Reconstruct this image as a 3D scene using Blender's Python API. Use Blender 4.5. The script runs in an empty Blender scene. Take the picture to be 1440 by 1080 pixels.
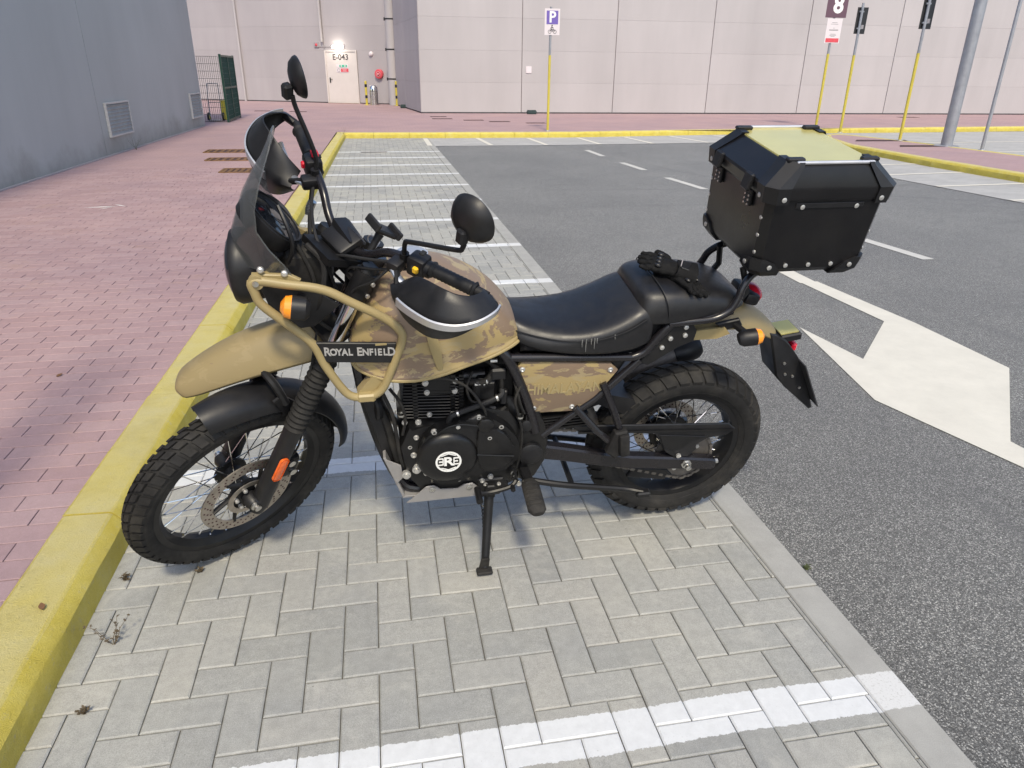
import bpy, bmesh, math, random
from mathutils import Vector, Matrix
R = math.radians
random.seed(7)
sc = bpy.context.scene
col = sc.collection

# ------------------------------------------------------------------ camera, world, sun, exposure
cam = bpy.data.cameras.new('camera')
cam.sensor_width = 36.0
cam.lens = 25.126
cam.clip_start = 0.05
cam.clip_end = 2000
co = bpy.data.objects.new('camera', cam)
col.objects.link(co)
CX = Vector((0.983573, -0.18023884, 0.00990511))
CU = Vector((0.06329615, 0.39575905, 0.91617049))
CF = Vector((0.16904954, 0.90049361, -0.40066634))
co.matrix_world = Matrix(((CX.x, CU.x, -CF.x, 0), (CX.y, CU.y, -CF.y, 0), (CX.z, CU.z, -CF.z, 1.52), (0, 0, 0, 1)))
sc.camera = co

SUN = Vector((-0.04, -0.80, 1.0)).normalized()
w = bpy.data.worlds.new('World')
sc.world = w
w.use_nodes = True
nt = w.node_tree
sky = nt.nodes.new('ShaderNodeTexSky')
sky.sky_type = 'NISHITA'
sky.sun_disc = False
sky.sun_elevation = math.asin(SUN.z)
sky.sun_rotation = math.atan2(SUN.x, SUN.y)
sky.air_density = 1.0
sky.dust_density = 2.0
nt.links.new(sky.outputs[0], nt.nodes['Background'].inputs[0])
nt.nodes['Background'].inputs[1].default_value = 0.15
sun = bpy.data.lights.new('sun', 'SUN')
sun.energy = 2.0
sun.angle = R(6)
sun.color = (1.0, 0.90, 0.69)
so = bpy.data.objects.new('sun', sun)
so.rotation_euler = (-SUN).to_track_quat('-Z', 'Y').to_euler()
col.objects.link(so)
sc.view_settings.view_transform = 'Standard'
sc.view_settings.look = 'None'
sc.view_settings.exposure = 0.64
sc.view_settings.gamma = 1.0

# ------------------------------------------------------------------ helpers
def link(o, parent=None):
    col.objects.link(o)
    if parent is not None:
        o.parent = parent
    return o

def tag(o, label=None, cat=None, group=None, kind=None):
    if label: o['label'] = label
    if cat: o['category'] = cat
    if group: o['group'] = group
    if kind: o['kind'] = kind
    return o

def empty(name, loc=(0, 0, 0)):
    o = bpy.data.objects.new(name, None)
    o.location = loc
    o.empty_display_size = 0.1
    return link(o)

def frame_from(d):
    d = Vector(d).normalized()
    h = Vector((0, 0, 1)) if abs(d.z) < 0.9 else Vector((1, 0, 0))
    x = h.cross(d).normalized()
    y = d.cross(x)
    return x, y, d

def spl(P, n=6, closed=False):
    P = [Vector(p) for p in P]
    out = []
    N = len(P)
    rng = range(N) if closed else range(N - 1)
    for i in rng:
        if closed:
            p0, p1, p2, p3 = P[(i - 1) % N], P[i], P[(i + 1) % N], P[(i + 2) % N]
        else:
            p1, p2 = P[i], P[i + 1]
            p0 = P[i - 1] if i > 0 else p1 + (p1 - p2)
            p3 = P[i + 2] if i + 2 < N else p2 + (p2 - p1)
        for k in range(n):
            t = k / n
            out.append(0.5 * ((2 * p1) + (-p0 + p2) * t + (2 * p0 - 5 * p1 + 4 * p2 - p3) * t * t + (-p0 + 3 * p1 - 3 * p2 + p3) * t ** 3))
    if not closed:
        out.append(P[-1])
    return out

SPLIT = {'starter_relay', 'drip_glint', 'hose_clamp', 'headlamp_bracket', 'tail_bracket', 'pivot_plate', 'pivot_cap', 'screen_bracket', 'tail_side_trim', 'grab_rail', 'seam', 'bolt', 'screw', 'disc_bolts', 'calliper_piston', 'clamp_bolt', 'hose', 'cable', 'switch_button', 'pictogram', 'fitting', 'print_line', 'skid_plate_none', 'guard_lug', 'guard_mount', 'guard_bracket'}

class MB:
    def __init__(s):
        s.bm = bmesh.new()
        s.mi = 0
    def _f(s, vs):
        try:
            f = s.bm.faces.new(vs)
            f.material_index = s.mi
            return f
        except ValueError:
            return None
    def add(s, verts, faces):
        V = [s.bm.verts.new(v) for v in verts]
        for f in faces:
            s._f([V[i] for i in f])
        return V
    def loft(s, rings, closed=True, caps=True, wrap=False):
        L = [[s.bm.verts.new(p) for p in r] for r in rings]
        n = len(L[0])
        M = len(L)
        for i in range(M if wrap else M - 1):
            a, b = L[i], L[(i + 1) % M]
            for j in range(n if closed else n - 1):
                s._f([a[j], a[(j + 1) % n], b[(j + 1) % n], b[j]])
        if caps and closed and not wrap:
            s._f(L[0][::-1])
            s._f(L[-1])
        return s
    def tube(s, P, r, n=10, closed=False, flat=1.0):
        P = [Vector(p) for p in P]
        rings = []
        x = None
        N = len(P)
        for i, p in enumerate(P):
            if closed:
                t = (P[(i + 1) % N] - P[i - 1]).normalized()
            else:
                t = (P[min(i + 1, N - 1)] - P[max(i - 1, 0)]).normalized()
            if x is None:
                x, y, _ = frame_from(t)
            else:
                x = (x - t * x.dot(t)).normalized()
                y = t.cross(x)
            rr = r[i] if isinstance(r, (list, tuple)) else r
            rings.append([p + x * (rr * math.cos(2 * math.pi * k / n)) + y * (rr * flat * math.sin(2 * math.pi * k / n)) for k in range(n)])
        return s.loft(rings, True, True, closed)
    def lathe(s, prof, o, axis, n=24, caps=True):
        x, y, d = frame_from(axis)
        o = Vector(o)
        rings = [[o + d * h + x * (r * math.cos(2 * math.pi * k / n)) + y * (r * math.sin(2 * math.pi * k / n)) for k in range(n)] for r, h in prof]
        return s.loft(rings, True, caps)
    def ring(s, prof, o, axis, n=48):
        # closed profile swept round an axis
        x, y, d = frame_from(axis)
        o = Vector(o)
        rings = []
        for k in range(n):
            c, q = math.cos(2 * math.pi * k / n), math.sin(2 * math.pi * k / n)
            rings.append([o + d * h + (x * c + y * q) * r for r, h in prof])
        return s.loft(rings, True, False, True)
    def box(s, c, size, bev=0.0, rot=None, seg=1):
        M = Matrix.Translation(Vector(c))
        if rot is not None:
            M = M @ rot.to_4x4()
        M = M @ Matrix.Diagonal((size[0], size[1], size[2], 1))
        g = bmesh.ops.create_cube(s.bm, size=1, matrix=M)
        vs = g['verts']
        fs = set(f for v in vs for f in v.link_faces)
        for f in fs:
            f.material_index = s.mi
        if bev > 0:
            es = list(set(e for v in vs for e in v.link_edges))
            bmesh.ops.bevel(s.bm, geom=es, offset=bev, segments=seg, affect='EDGES', profile=0.5)
        return s
    def beam(s, p, q, wd, ht, bev=0.0, up=(0, 0, 1)):
        p, q = Vector(p), Vector(q)
        d = (q - p)
        L = d.length
        d.normalize()
        u = Vector(up)
        y = u.cross(d).normalized()
        z = d.cross(y)
        rot = Matrix((d, y, z)).transposed()
        return s.box((p + q) / 2, (L, wd, ht), bev, rot)
    def prism(s, outline, o, U, V, W, depth, bev=0.0, seg=1):
        o, U, V, W = Vector(o), Vector(U), Vector(V), Vector(W)
        bot = [s.bm.verts.new(o + U * u + V * v) for u, v in outline]
        top = [s.bm.verts.new(o + U * u + V * v + W * depth) for u, v in outline]
        n = len(bot)
        fs = []
        ft = s._f(top)
        fb = s._f(bot[::-1])
        for i in range(n):
            s._f([bot[i], bot[(i + 1) % n], top[(i + 1) % n], top[i]])
        if bev > 0 and ft:
            bmesh.ops.bevel(s.bm, geom=list(ft.edges), offset=bev, segments=seg, affect='EDGES', profile=0.5)
        return s
    def side(s, outline, b, depth, bev=0.0, seg=1):
        # outline in (a, c), extruded along +b
        return s.prism(outline, (0, b, 0), (1, 0, 0), (0, 0, 1), (0, 1, 0), depth, bev, seg)
    def ball(s, c, rad, u=14, v=9, rot=None):
        rad = (rad, rad, rad) if not isinstance(rad, (tuple, list)) else rad
        M = Matrix.Translation(Vector(c))
        if rot is not None:
            M = M @ rot.to_4x4()
        M = M @ Matrix.Diagonal((rad[0], rad[1], rad[2], 1))
        g = bmesh.ops.create_uvsphere(s.bm, u_segments=u, v_segments=v, radius=1, matrix=M)
        for f in set(f for vv in g['verts'] for f in vv.link_faces):
            f.material_index = s.mi
        return s
    def mesh(s, name='mesh', smooth=35):
        bmesh.ops.recalc_face_normals(s.bm, faces=s.bm.faces[:])
        me = bpy.data.meshes.new(name)
        s.bm.to_mesh(me)
        s.bm.free()
        if smooth:
            me.polygons.foreach_set('use_smooth', [True] * len(me.polygons))
            me.set_sharp_from_angle(angle=R(smooth))
        return me
    def islands(s):
        seen = set()
        out = []
        s.bm.verts.ensure_lookup_table()
        for v in s.bm.verts:
            if v in seen: continue
            st_, comp = [v], []
            seen.add(v)
            while st_:
                q = st_.pop()
                comp.append(q)
                for e in q.link_edges:
                    o_ = e.other_vert(q)
                    if o_ not in seen:
                        seen.add(o_)
                        st_.append(o_)
            out.append(comp)
        return out
    def build(s, name, mat, parent=None, smooth=35, sub=0, steer=False):
        if name in SPLIT:
            comps = s.islands()
            if len(comps) > 1:
                last = None
                for comp in comps:
                    idx = {v: i for i, v in enumerate(comp)}
                    fs = set(f for v in comp for f in v.link_faces)
                    m2 = MB()
                    m2.add([v.co.copy() for v in comp], [[idx[v] for v in f.verts] for f in fs])
                    last = m2._build(name, mat, parent, smooth, sub, steer)
                s.bm.free()
                return last
        return s._build(name, mat, parent, smooth, sub, steer)
    def _build(s, name, mat, parent=None, smooth=35, sub=0, steer=False):
        me = s.mesh(name, smooth)
        for m in (mat if isinstance(mat, (list, tuple)) else [mat]):
            me.materials.append(m)
        o = bpy.data.objects.new(name, me)
        link(o, parent)
        if steer:
            o.matrix_local = STEER
        if sub:
            md = o.modifiers.new('subdivision', 'SUBSURF')
            md.levels = md.render_levels = sub
        return o

def text_geo(body, size, extrude=0.001, spacing=1.0, bold=0.0):
    cu = bpy.data.curves.new('lettering', 'FONT')
    cu.body = body
    cu.size = size
    cu.extrude = extrude
    cu.offset = bold
    cu.align_x = 'CENTER'
    cu.align_y = 'CENTER'
    cu.space_character = spacing
    cu.resolution_u = 3
    o = bpy.data.objects.new('lettering', cu)
    col.objects.link(o)
    bpy.context.view_layer.update()
    dg = bpy.context.evaluated_depsgraph_get()
    me = o.evaluated_get(dg).to_mesh()
    V = [v.co.copy() for v in me.vertices]
    F = [tuple(p.vertices) for p in me.polygons]
    o.evaluated_get(dg).to_mesh_clear()
    bpy.data.objects.remove(o)
    bpy.data.curves.remove(cu)
    return V, F

def add_text(mb, body, size, o, U, V, extrude=0.001, sx=1.0, spacing=1.0, bold=0.0):
    o, U, V = Vector(o), Vector(U).normalized(), Vector(V).normalized()
    N = U.cross(V)
    vs, fs = text_geo(body, size, extrude, spacing, bold)
    mb.add([o + U * (v.x * sx) + V * v.y + N * v.z for v in vs], fs)
    return mb

# ------------------------------------------------------------------ materials
def newmat(name):
    m = bpy.data.materials.new(name)
    m.use_nodes = True
    t = m.node_tree
    return m, t, t.nodes['Principled BSDF']

def nd(t, typ, **kw):
    n = t.nodes.new(typ)
    for k, v in kw.items():
        if k.startswith('i_'):
            key = k[2:]
            key = int(key) if key.isdigit() else key
            n.inputs[key].default_value = v
        else:
            setattr(n, k, v)
    return n

def mixc(t, fac, a, b, mode='MIX'):
    n = t.nodes.new('ShaderNodeMix')
    n.data_type = 'RGBA'
    n.blend_type = mode
    for sock, val in ((n.inputs[0], fac), (n.inputs[6], a), (n.inputs[7], b)):
        if isinstance(val, bpy.types.NodeSocket):
            t.links.new(val, sock)
        elif isinstance(val, (int, float)):
            sock.default_value = val
        else:
            sock.default_value = (val[0], val[1], val[2], 1)
    return n.outputs[2]

def mth(t, op, a, b=None, c=None):
    n = t.nodes.new('ShaderNodeMath')
    n.operation = op
    for i, v in enumerate((a, b, c)):
        if v is None: continue
        if isinstance(v, bpy.types.NodeSocket):
            t.links.new(v, n.inputs[i])
        else:
            n.inputs[i].default_value = v
    return n.outputs[0]

def ramp(t, fac, stops, interp='LINEAR'):
    n = t.nodes.new('ShaderNodeValToRGB')
    n.color_ramp.interpolation = interp
    e = n.color_ramp.elements
    while len(e) < len(stops):
        e.new(0.5)
    for i, (p, c) in enumerate(stops):
        e[i].position = p
        e[i].color = (c[0], c[1], c[2], 1) if not isinstance(c, (int, float)) else (c, c, c, 1)
    t.links.new(fac, n.inputs[0])
    return n.outputs[0]

def noise(t, vec, scale, detail=3, rough=0.55, dist=0.0):
    n = nd(t, 'ShaderNodeTexNoise', i_Scale=scale, i_Detail=detail, i_Roughness=rough, i_Distortion=dist)
    t.links.new(vec, n.inputs['Vector'])
    return n.outputs[0]

def pos(t):
    return t.nodes.new('ShaderNodeNewGeometry').outputs['Position']

def objco(t):
    return t.nodes.new('ShaderNodeTexCoord').outputs['Object']

def bump(t, b, h, strength=0.3, dist=0.005):
    n = nd(t, 'ShaderNodeBump', i_Strength=strength, i_Distance=dist)
    t.links.new(h, n.inputs['Height'])
    t.links.new(n.outputs[0], b.inputs['Normal'])

def simple(name, c, rough=0.5, metal=0.0, var=0.12, scale=30, bmp=0.0, spec=0.5, coat=0.0, dust=0.0):
    m, t, b = newmat(name)
    v = objco(t)
    n = noise(t, v, scale, 4)
    lo = tuple(x * (1 - var) for x in c)
    hi = tuple(min(1, x * (1 + var)) for x in c)
    cc = ramp(t, n, [(0.3, lo), (0.7, hi)])
    if dust > 0:
        dn = noise(t, v, 9, 6, 0.7)
        cc = mixc(t, mth(t, 'MULTIPLY', ramp(t, dn, [(0.45, 0.0), (0.75, 1.0)]), dust), cc, (0.30, 0.27, 0.22))
    t.links.new(cc, b.inputs['Base Color'])
    rr = ramp(t, noise(t, v, scale * 0.6, 3), [(0.3, max(0.03, rough - 0.07)), (0.7, min(1, rough + 0.07))])
    t.links.new(rr, b.inputs['Roughness'])
    b.inputs['Metallic'].default_value = metal
    b.inputs['Specular IOR Level'].default_value = spec
    if coat:
        b.inputs['Coat Weight'].default_value = coat
        b.inputs['Coat Roughness'].default_value = 0.08
    if bmp:
        bump(t, b, noise(t, v, scale * 12, 4), bmp, 0.0006)
    return m

M = {}
M['black_metal'] = simple('black_metal', (0.008, 0.008, 0.009), 0.45, 0.0, 0.2, 20, 0.0, 0.35, dust=0.02)
M['black_plastic'] = simple('black_plastic', (0.009, 0.009, 0.0105), 0.46, 0.0, 0.2, 25, 0.25, 0.4, dust=0.025)
M['engine_black'] = simple('engine_black', (0.006, 0.006, 0.0068), 0.36, 0.0, 0.2, 30, 0.2, 0.4, dust=0.02)
M['frame_black'] = simple('frame_black', (0.012, 0.011, 0.013), 0.27, 0.0, 0.1, 20, 0.0, 0.5)
M['rubber'] = simple('rubber', (0.014, 0.0135, 0.0135), 0.75, 0.0, 0.25, 40, 0.4, 0.3, dust=0.10)
M['grip'] = simple('grip', (0.014, 0.014, 0.015), 0.6, 0.0, 0.2, 40, 0.2, 0.35)
M['leather'] = simple('leather', (0.010, 0.010, 0.0115), 0.40, 0.0, 0.15, 60, 0.35, 0.42, dust=0.025)
M['glove'] = simple('glove', (0.006, 0.006, 0.0065), 0.8, 0.0, 0.3, 60, 0.6, 0.2)
M['steel'] = simple('steel', (0.62, 0.61, 0.58), 0.3, 1.0, 0.08, 60)
M['bolt'] = simple('bolt', (0.60, 0.59, 0.565), 0.42, 0.75, 0.08, 80)
M['drip'] = simple('drip', (0.14, 0.14, 0.135), 0.35)
M['chrome'] = simple('chrome', (0.75, 0.74, 0.73), 0.12, 1.0, 0.05, 20)
M['dark_steel'] = simple('dark_steel', (0.16, 0.145, 0.13), 0.5, 0.6, 0.2, 30)
M['disc'] = simple('disc', (0.42, 0.38, 0.33), 0.4, 0.9, 0.15, 40)
M['alu'] = simple('alu', (0.30, 0.29, 0.285), 0.48, 0.3, 0.06, 30, 0.2)
M['silver'] = simple('silver', (0.60, 0.60, 0.61), 0.38, 0.7, 0.05, 30)
M['lever'] = simple('lever', (0.55, 0.57, 0.60), 0.3, 0.85, 0.05, 30)
M['tan'] = simple('tan', (0.315, 0.246, 0.115), 0.44, 0.0, 0.06, 14, 0.1, 0.45)
M['tan_light'] = simple('tan_light', (0.32, 0.255, 0.128), 0.46, 0.0, 0.04, 14, 0.0, 0.4)
M['orange'] = simple('orange', (0.9, 0.30, 0.02), 0.18, 0.0, 0.05, 20, 0.0, 0.5, 0.5)
M['reflector'] = simple('reflector', (0.75, 0.13, 0.02), 0.2, 0.0, 0.15, 60, 0.0, 0.6, 0.4)
M['red'] = simple('red', (0.55, 0.012, 0.03), 0.25, 0.0, 0.05, 30, 0.0, 0.5, 0.3)
M['yellow'] = simple('yellow', (0.85, 0.50, 0.02), 0.4, 0.0, 0.03, 30)
M['white'] = simple('white', (0.78, 0.78, 0.76), 0.5, 0.0, 0.03, 30)
M['letter_grey'] = simple('letter_grey', (0.36, 0.35, 0.34), 0.5, 0.0, 0.05, 30)
M['box_black'] = simple('box_black', (0.007, 0.0066, 0.0075), 0.34, 0.0, 0.15, 12, 0.3, 0.4, dust=0.015)
M['lid_reflection'] = simple('lid_reflection', (0.66, 0.585, 0.22), 0.26, 0.40, 0.05, 8)  # dark lid: warm floodlight reflection painted in as a yellow base colour
M['plate_dark'] = simple('plate_dark', (0.03, 0.03, 0.033), 0.5, 0.0, 0.1, 30)
M['glass_dark'] = simple('glass_dark', (0.01, 0.012, 0.015), 0.06, 0.0, 0.05, 10, 0.0, 0.6)

def camo(name='camo', th=0.468, sc_=5.0):
    m, t, b = newmat(name)
    v = objco(t)
    mp = nd(t, 'ShaderNodeMapping')
    mp.inputs['Rotation'].default_value = (0, R(-40), 0)
    mp.inputs['Scale'].default_value = (1.0, 1.0, 2.4)
    t.links.new(v, mp.inputs[0])
    n1 = noise(t, mp.outputs[0], sc_, 7, 0.62, 0.5)
    n2 = noise(t, mp.outputs[0], 11, 7, 0.68, 0.6)
    base = (0.345, 0.260, 0.118) if th < 0.5 else (0.258, 0.203, 0.102)
    brown = (0.205, 0.145, 0.098)
    pale = (0.345, 0.275, 0.152)
    f1 = ramp(t, n1, [(0.0, 0.0), (th, 0.0), (th + 0.012, 1.0)])
    f2 = ramp(t, n2, [(0.0, 0.0), (0.56, 0.0), (0.575, 1.0)])
    c = mixc(t, f1, base, brown)
    c = mixc(t, mth(t, 'MULTIPLY', f2, 0.8 if th < 0.5 else 0.25), c, pale)
    t.links.new(c, b.inputs['Base Color'])
    b.inputs['Roughness'].default_value = 0.42
    bump(t, b, noise(t, v, 260, 3), 0.08, 0.0004)
    return m
M['camo'] = camo()
M['camo_sparse'] = camo('camo_sparse', 0.66, 6.0)

def screen_mat():
    m, t, b = newmat('smoked_screen')
    b.inputs['Base Color'].default_value = (0.085, 0.089, 0.09, 1)
    b.inputs['Roughness'].default_value = 0.07
    b.inputs['Specular IOR Level'].default_value = 0.6
    b.inputs['Alpha'].default_value = 0.52
    return m
M['screen'] = screen_mat()

def emis(name, c, s):
    m, t, b = newmat(name)
    b.inputs['Base Color'].default_value = (0.8, 0.8, 0.8, 1)
    b.inputs['Emission Color'].default_value = (c[0], c[1], c[2], 1)
    b.inputs['Emission Strength'].default_value = s
    return m
M['lamp_lit'] = emis('lamp_lit', (1.0, 0.95, 0.82), 5.0)

LINES = [1.228, 2.69, 4.06, 5.40, 6.70, 8.03, 9.35, 10.68, 11.93, 13.16, 14.32, 15.4]

def piece_rand(t):
    oi = t.nodes.new('ShaderNodeObjectInfo')
    g = t.nodes.new('ShaderNodeNewGeometry')
    s = mth(t, 'ADD', oi.outputs['Random'], g.outputs['Random Per Island'])
    return mth(t, 'FRACT', mth(t, 'MULTIPLY', s, 7.31))

def paver_mat(name, lines=True):
    m, t, b = newmat(name)
    p = pos(t)
    r = piece_rand(t)
    c = ramp(t, r, [(0.0, (0.300, 0.306, 0.300)), (0.35, (0.335, 0.340, 0.331)), (0.7, (0.352, 0.355, 0.343)), (1.0, (0.372, 0.370, 0.350))])
    big = noise(t, p, 1.6, 5, 0.6)
    c = mixc(t, 1.0, c, ramp(t, big, [(0.3, (0.86, 0.86, 0.87)), (0.7, (1.08, 1.06, 1.0))]), 'MULTIPLY')
    grain = noise(t, p, 420, 3, 0.7)
    c = mixc(t, 1.0, c, ramp(t, grain, [(0.3, 0.74), (0.7, 1.22)]), 'MULTIPLY')
    mid = noise(t, p, 34, 5, 0.7)
    c = mixc(t, 1.0, c, ramp(t, mid, [(0.25, 0.84), (0.75, 1.11)]), 'MULTIPLY')
    stain = noise(t, p, 6.5, 8, 0.78, 0.6)
    c = mixc(t, ramp(t, stain, [(0.54, 0.0), (0.72, 0.6)]), c, (0.44, 0.43, 0.395))
    spots = noise(t, p, 62, 2, 0.5)
    c = mixc(t, ramp(t, spots, [(0.75, 0.0), (0.79, 0.6)]), c, (0.10, 0.095, 0.08))
    rough = 0.88
    if lines:
        sx = nd(t, 'ShaderNodeSeparateXYZ')
        t.links.new(p, sx.inputs[0])
        edge = noise(t, p, 55, 5, 0.75)
        edge2 = noise(t, p, 3.0, 2)
        y = mth(t, 'ADD', sx.outputs[1], mth(t, 'MULTIPLY', mth(t, 'SUBTRACT', edge, 0.5), 0.022))
        y = mth(t, 'ADD', y, mth(t, 'MULTIPLY', mth(t, 'SUBTRACT', edge2, 0.5), 0.02))
        tot = None
        for L in LINES:
            k = mth(t, 'COMPARE', y, L, 0.06)
            tot = k if tot is None else mth(t, 'MAXIMUM', tot, k)
        wear = ramp(t, noise(t, p, 190, 4, 0.7), [(0.27, 0.35), (0.36, 1.0)])
        # paint thins out on the sunken joint sides
        zz = mth(t, 'SUBTRACT', 1.0, mth(t, 'MULTIPLY', mth(t, 'LESS_THAN', sx.outputs[2], -0.0065), 0.9))
        tot = mth(t, 'MULTIPLY', mth(t, 'MULTIPLY', tot, wear), zz)
        pw = mixc(t, 1.0, (0.60, 0.615, 0.63), ramp(t, mid, [(0.25, 0.9), (0.75, 1.05)]), 'MULTIPLY')
        c = mixc(t, tot, c, pw)
    t.links.new(c, b.inputs['Base Color'])
    b.inputs['Roughness'].default_value = rough
    b.inputs['Specular IOR Level'].default_value = 0.3
    h = mth(t, 'ADD', mth(t, 'MULTIPLY', grain, 0.5), mid)
    bump(t, b, h, 0.35, 0.0025)
    return m
M['paver'] = paver_mat('paver')

def concrete(name, c, var=0.1, spec=0.3):
    m, t, b = newmat(name)
    p = pos(t)
    g = noise(t, p, 380, 3, 0.7)
    md = noise(t, p, 9, 6, 0.65)
    cc = mixc(t, 1.0, c, ramp(t, g, [(0.25, 0.85), (0.75, 1.12)]), 'MULTIPLY')
    cc = mixc(t, 1.0, cc, ramp(t, md, [(0.25, 1 - var), (0.75, 1 + var)]), 'MULTIPLY')
    t.links.new(cc, b.inputs['Base Color'])
    b.inputs['Roughness'].default_value = 0.88
    b.inputs['Specular IOR Level'].default_value = spec
    bump(t, b, g, 0.3, 0.002)
    return m

def edging_mat():
    m = concrete('edging', (0.33, 0.328, 0.312), 0.12)
    t = m.node_tree
    b = t.nodes['Principled BSDF']
    src = b.inputs['Base Color'].links[0].from_socket
    p = pos(t)
    sx = nd(t, 'ShaderNodeSeparateXYZ')
    t.links.new(p, sx.inputs[0])
    e = noise(t, p, 55, 5, 0.75)
    y = mth(t, 'ADD', sx.outputs[1], mth(t, 'MULTIPLY', mth(t, 'SUBTRACT', e, 0.5), 0.022))
    tot = None
    for L in LINES:
        k = mth(t, 'COMPARE', y, L, 0.06)
        tot = k if tot is None else mth(t, 'MAXIMUM', tot, k)
    wear = ramp(t, noise(t, p, 160, 4, 0.7), [(0.33, 0.25), (0.45, 1.0)])
    c = mixc(t, mth(t, 'MULTIPLY', tot, wear), src, (0.57, 0.575, 0.575))
    t.links.new(c, b.inputs['Base Color'])
    return m
M['edging'] = edging_mat()
M['joint_sand'] = concrete('joint_sand', (0.11, 0.104, 0.088), 0.35)
M['joint_dark'] = concrete('joint_dark', (0.13, 0.078, 0.078), 0.3)

def redbrick(name, tex=False):
    m, t, b = newmat(name)
    p = pos(t)
    if tex:
        br = nd(t, 'ShaderNodeTexBrick', i_Scale=1.0)
        br.offset = 0.5
        for k, v in (('Mortar Size', 0.004), ('Mortar Smooth', 0.3), ('Bias', 0.0), ('Brick Width', 0.2), ('Row Height', 0.1)):
            br.inputs[k].default_value = v
        br.inputs['Color1'].default_value = (0.35, 0.245, 0.256, 1)
        br.inputs['Color2'].default_value = (0.372, 0.265, 0.277, 1)
        br.inputs['Mortar'].default_value = (0.30, 0.205, 0.214, 1)
        t.links.new(p, br.inputs['Vector'])
        c = br.outputs[0]
    else:
        r = piece_rand(t)
        c = ramp(t, r, [(0.0, (0.325, 0.225, 0.238)), (0.5, (0.350, 0.246, 0.258)), (1.0, (0.372, 0.268, 0.28))])
    big = noise(t, p, 0.8, 5, 0.6)
    c = mixc(t, 1.0, c, ramp(t, big, [(0.3, (0.88, 0.88, 0.90)), (0.7, (1.08, 1.05, 1.0))]), 'MULTIPLY')
    g = noise(t, p, 300, 3, 0.7)
    c = mixc(t, 1.0, c, ramp(t, g, [(0.25, 0.86), (0.75, 1.12)]), 'MULTIPLY')
    md = noise(t, p, 26, 6, 0.7)
    c = mixc(t, 1.0, c, ramp(t, md, [(0.25, 0.92), (0.75, 1.08)]), 'MULTIPLY')
    dirt = noise(t, p, 2.4, 7, 0.75)
    c = mixc(t, ramp(t, dirt, [(0.56, 0.0), (0.75, 0.45)]), c, (0.34, 0.225, 0.17))
    t.links.new(c, b.inputs['Base Color'])
    b.inputs['Roughness'].default_value = 0.85
    b.inputs['Specular IOR Level'].default_value = 0.3
    bump(t, b, mth(t, 'ADD', g, md), 0.25, 0.002)
    return m
M['redbrick'] = redbrick('redbrick')
M['redbrick_far'] = redbrick('redbrick_far', True)

def farpaver():
    m, t, b = newmat('farpaver')
    p = pos(t)
    br = nd(t, 'ShaderNodeTexBrick', i_Scale=1.0)
    for k, v in (('Mortar Size', 0.003), ('Mortar Smooth', 0.3), ('Brick Width', 0.2), ('Row Height', 0.1)):
        br.inputs[k].default_value = v
    br.inputs['Color1'].default_value = (0.345, 0.342, 0.335, 1)
    br.inputs['Color2'].default_value = (0.385, 0.38, 0.37, 1)
    br.inputs['Mortar'].default_value = (0.26, 0.255, 0.245, 1)
    t.links.new(p, br.inputs['Vector'])
    c = mixc(t, 1.0, br.outputs[0], ramp(t, noise(t, p, 1.4, 5), [(0.3, 0.92), (0.7, 1.07)]), 'MULTIPLY')
    t.links.new(c, b.inputs['Base Color'])
    b.inputs['Roughness'].default_value = 0.9
    return m
M['farpaver'] = farpaver()

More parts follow.
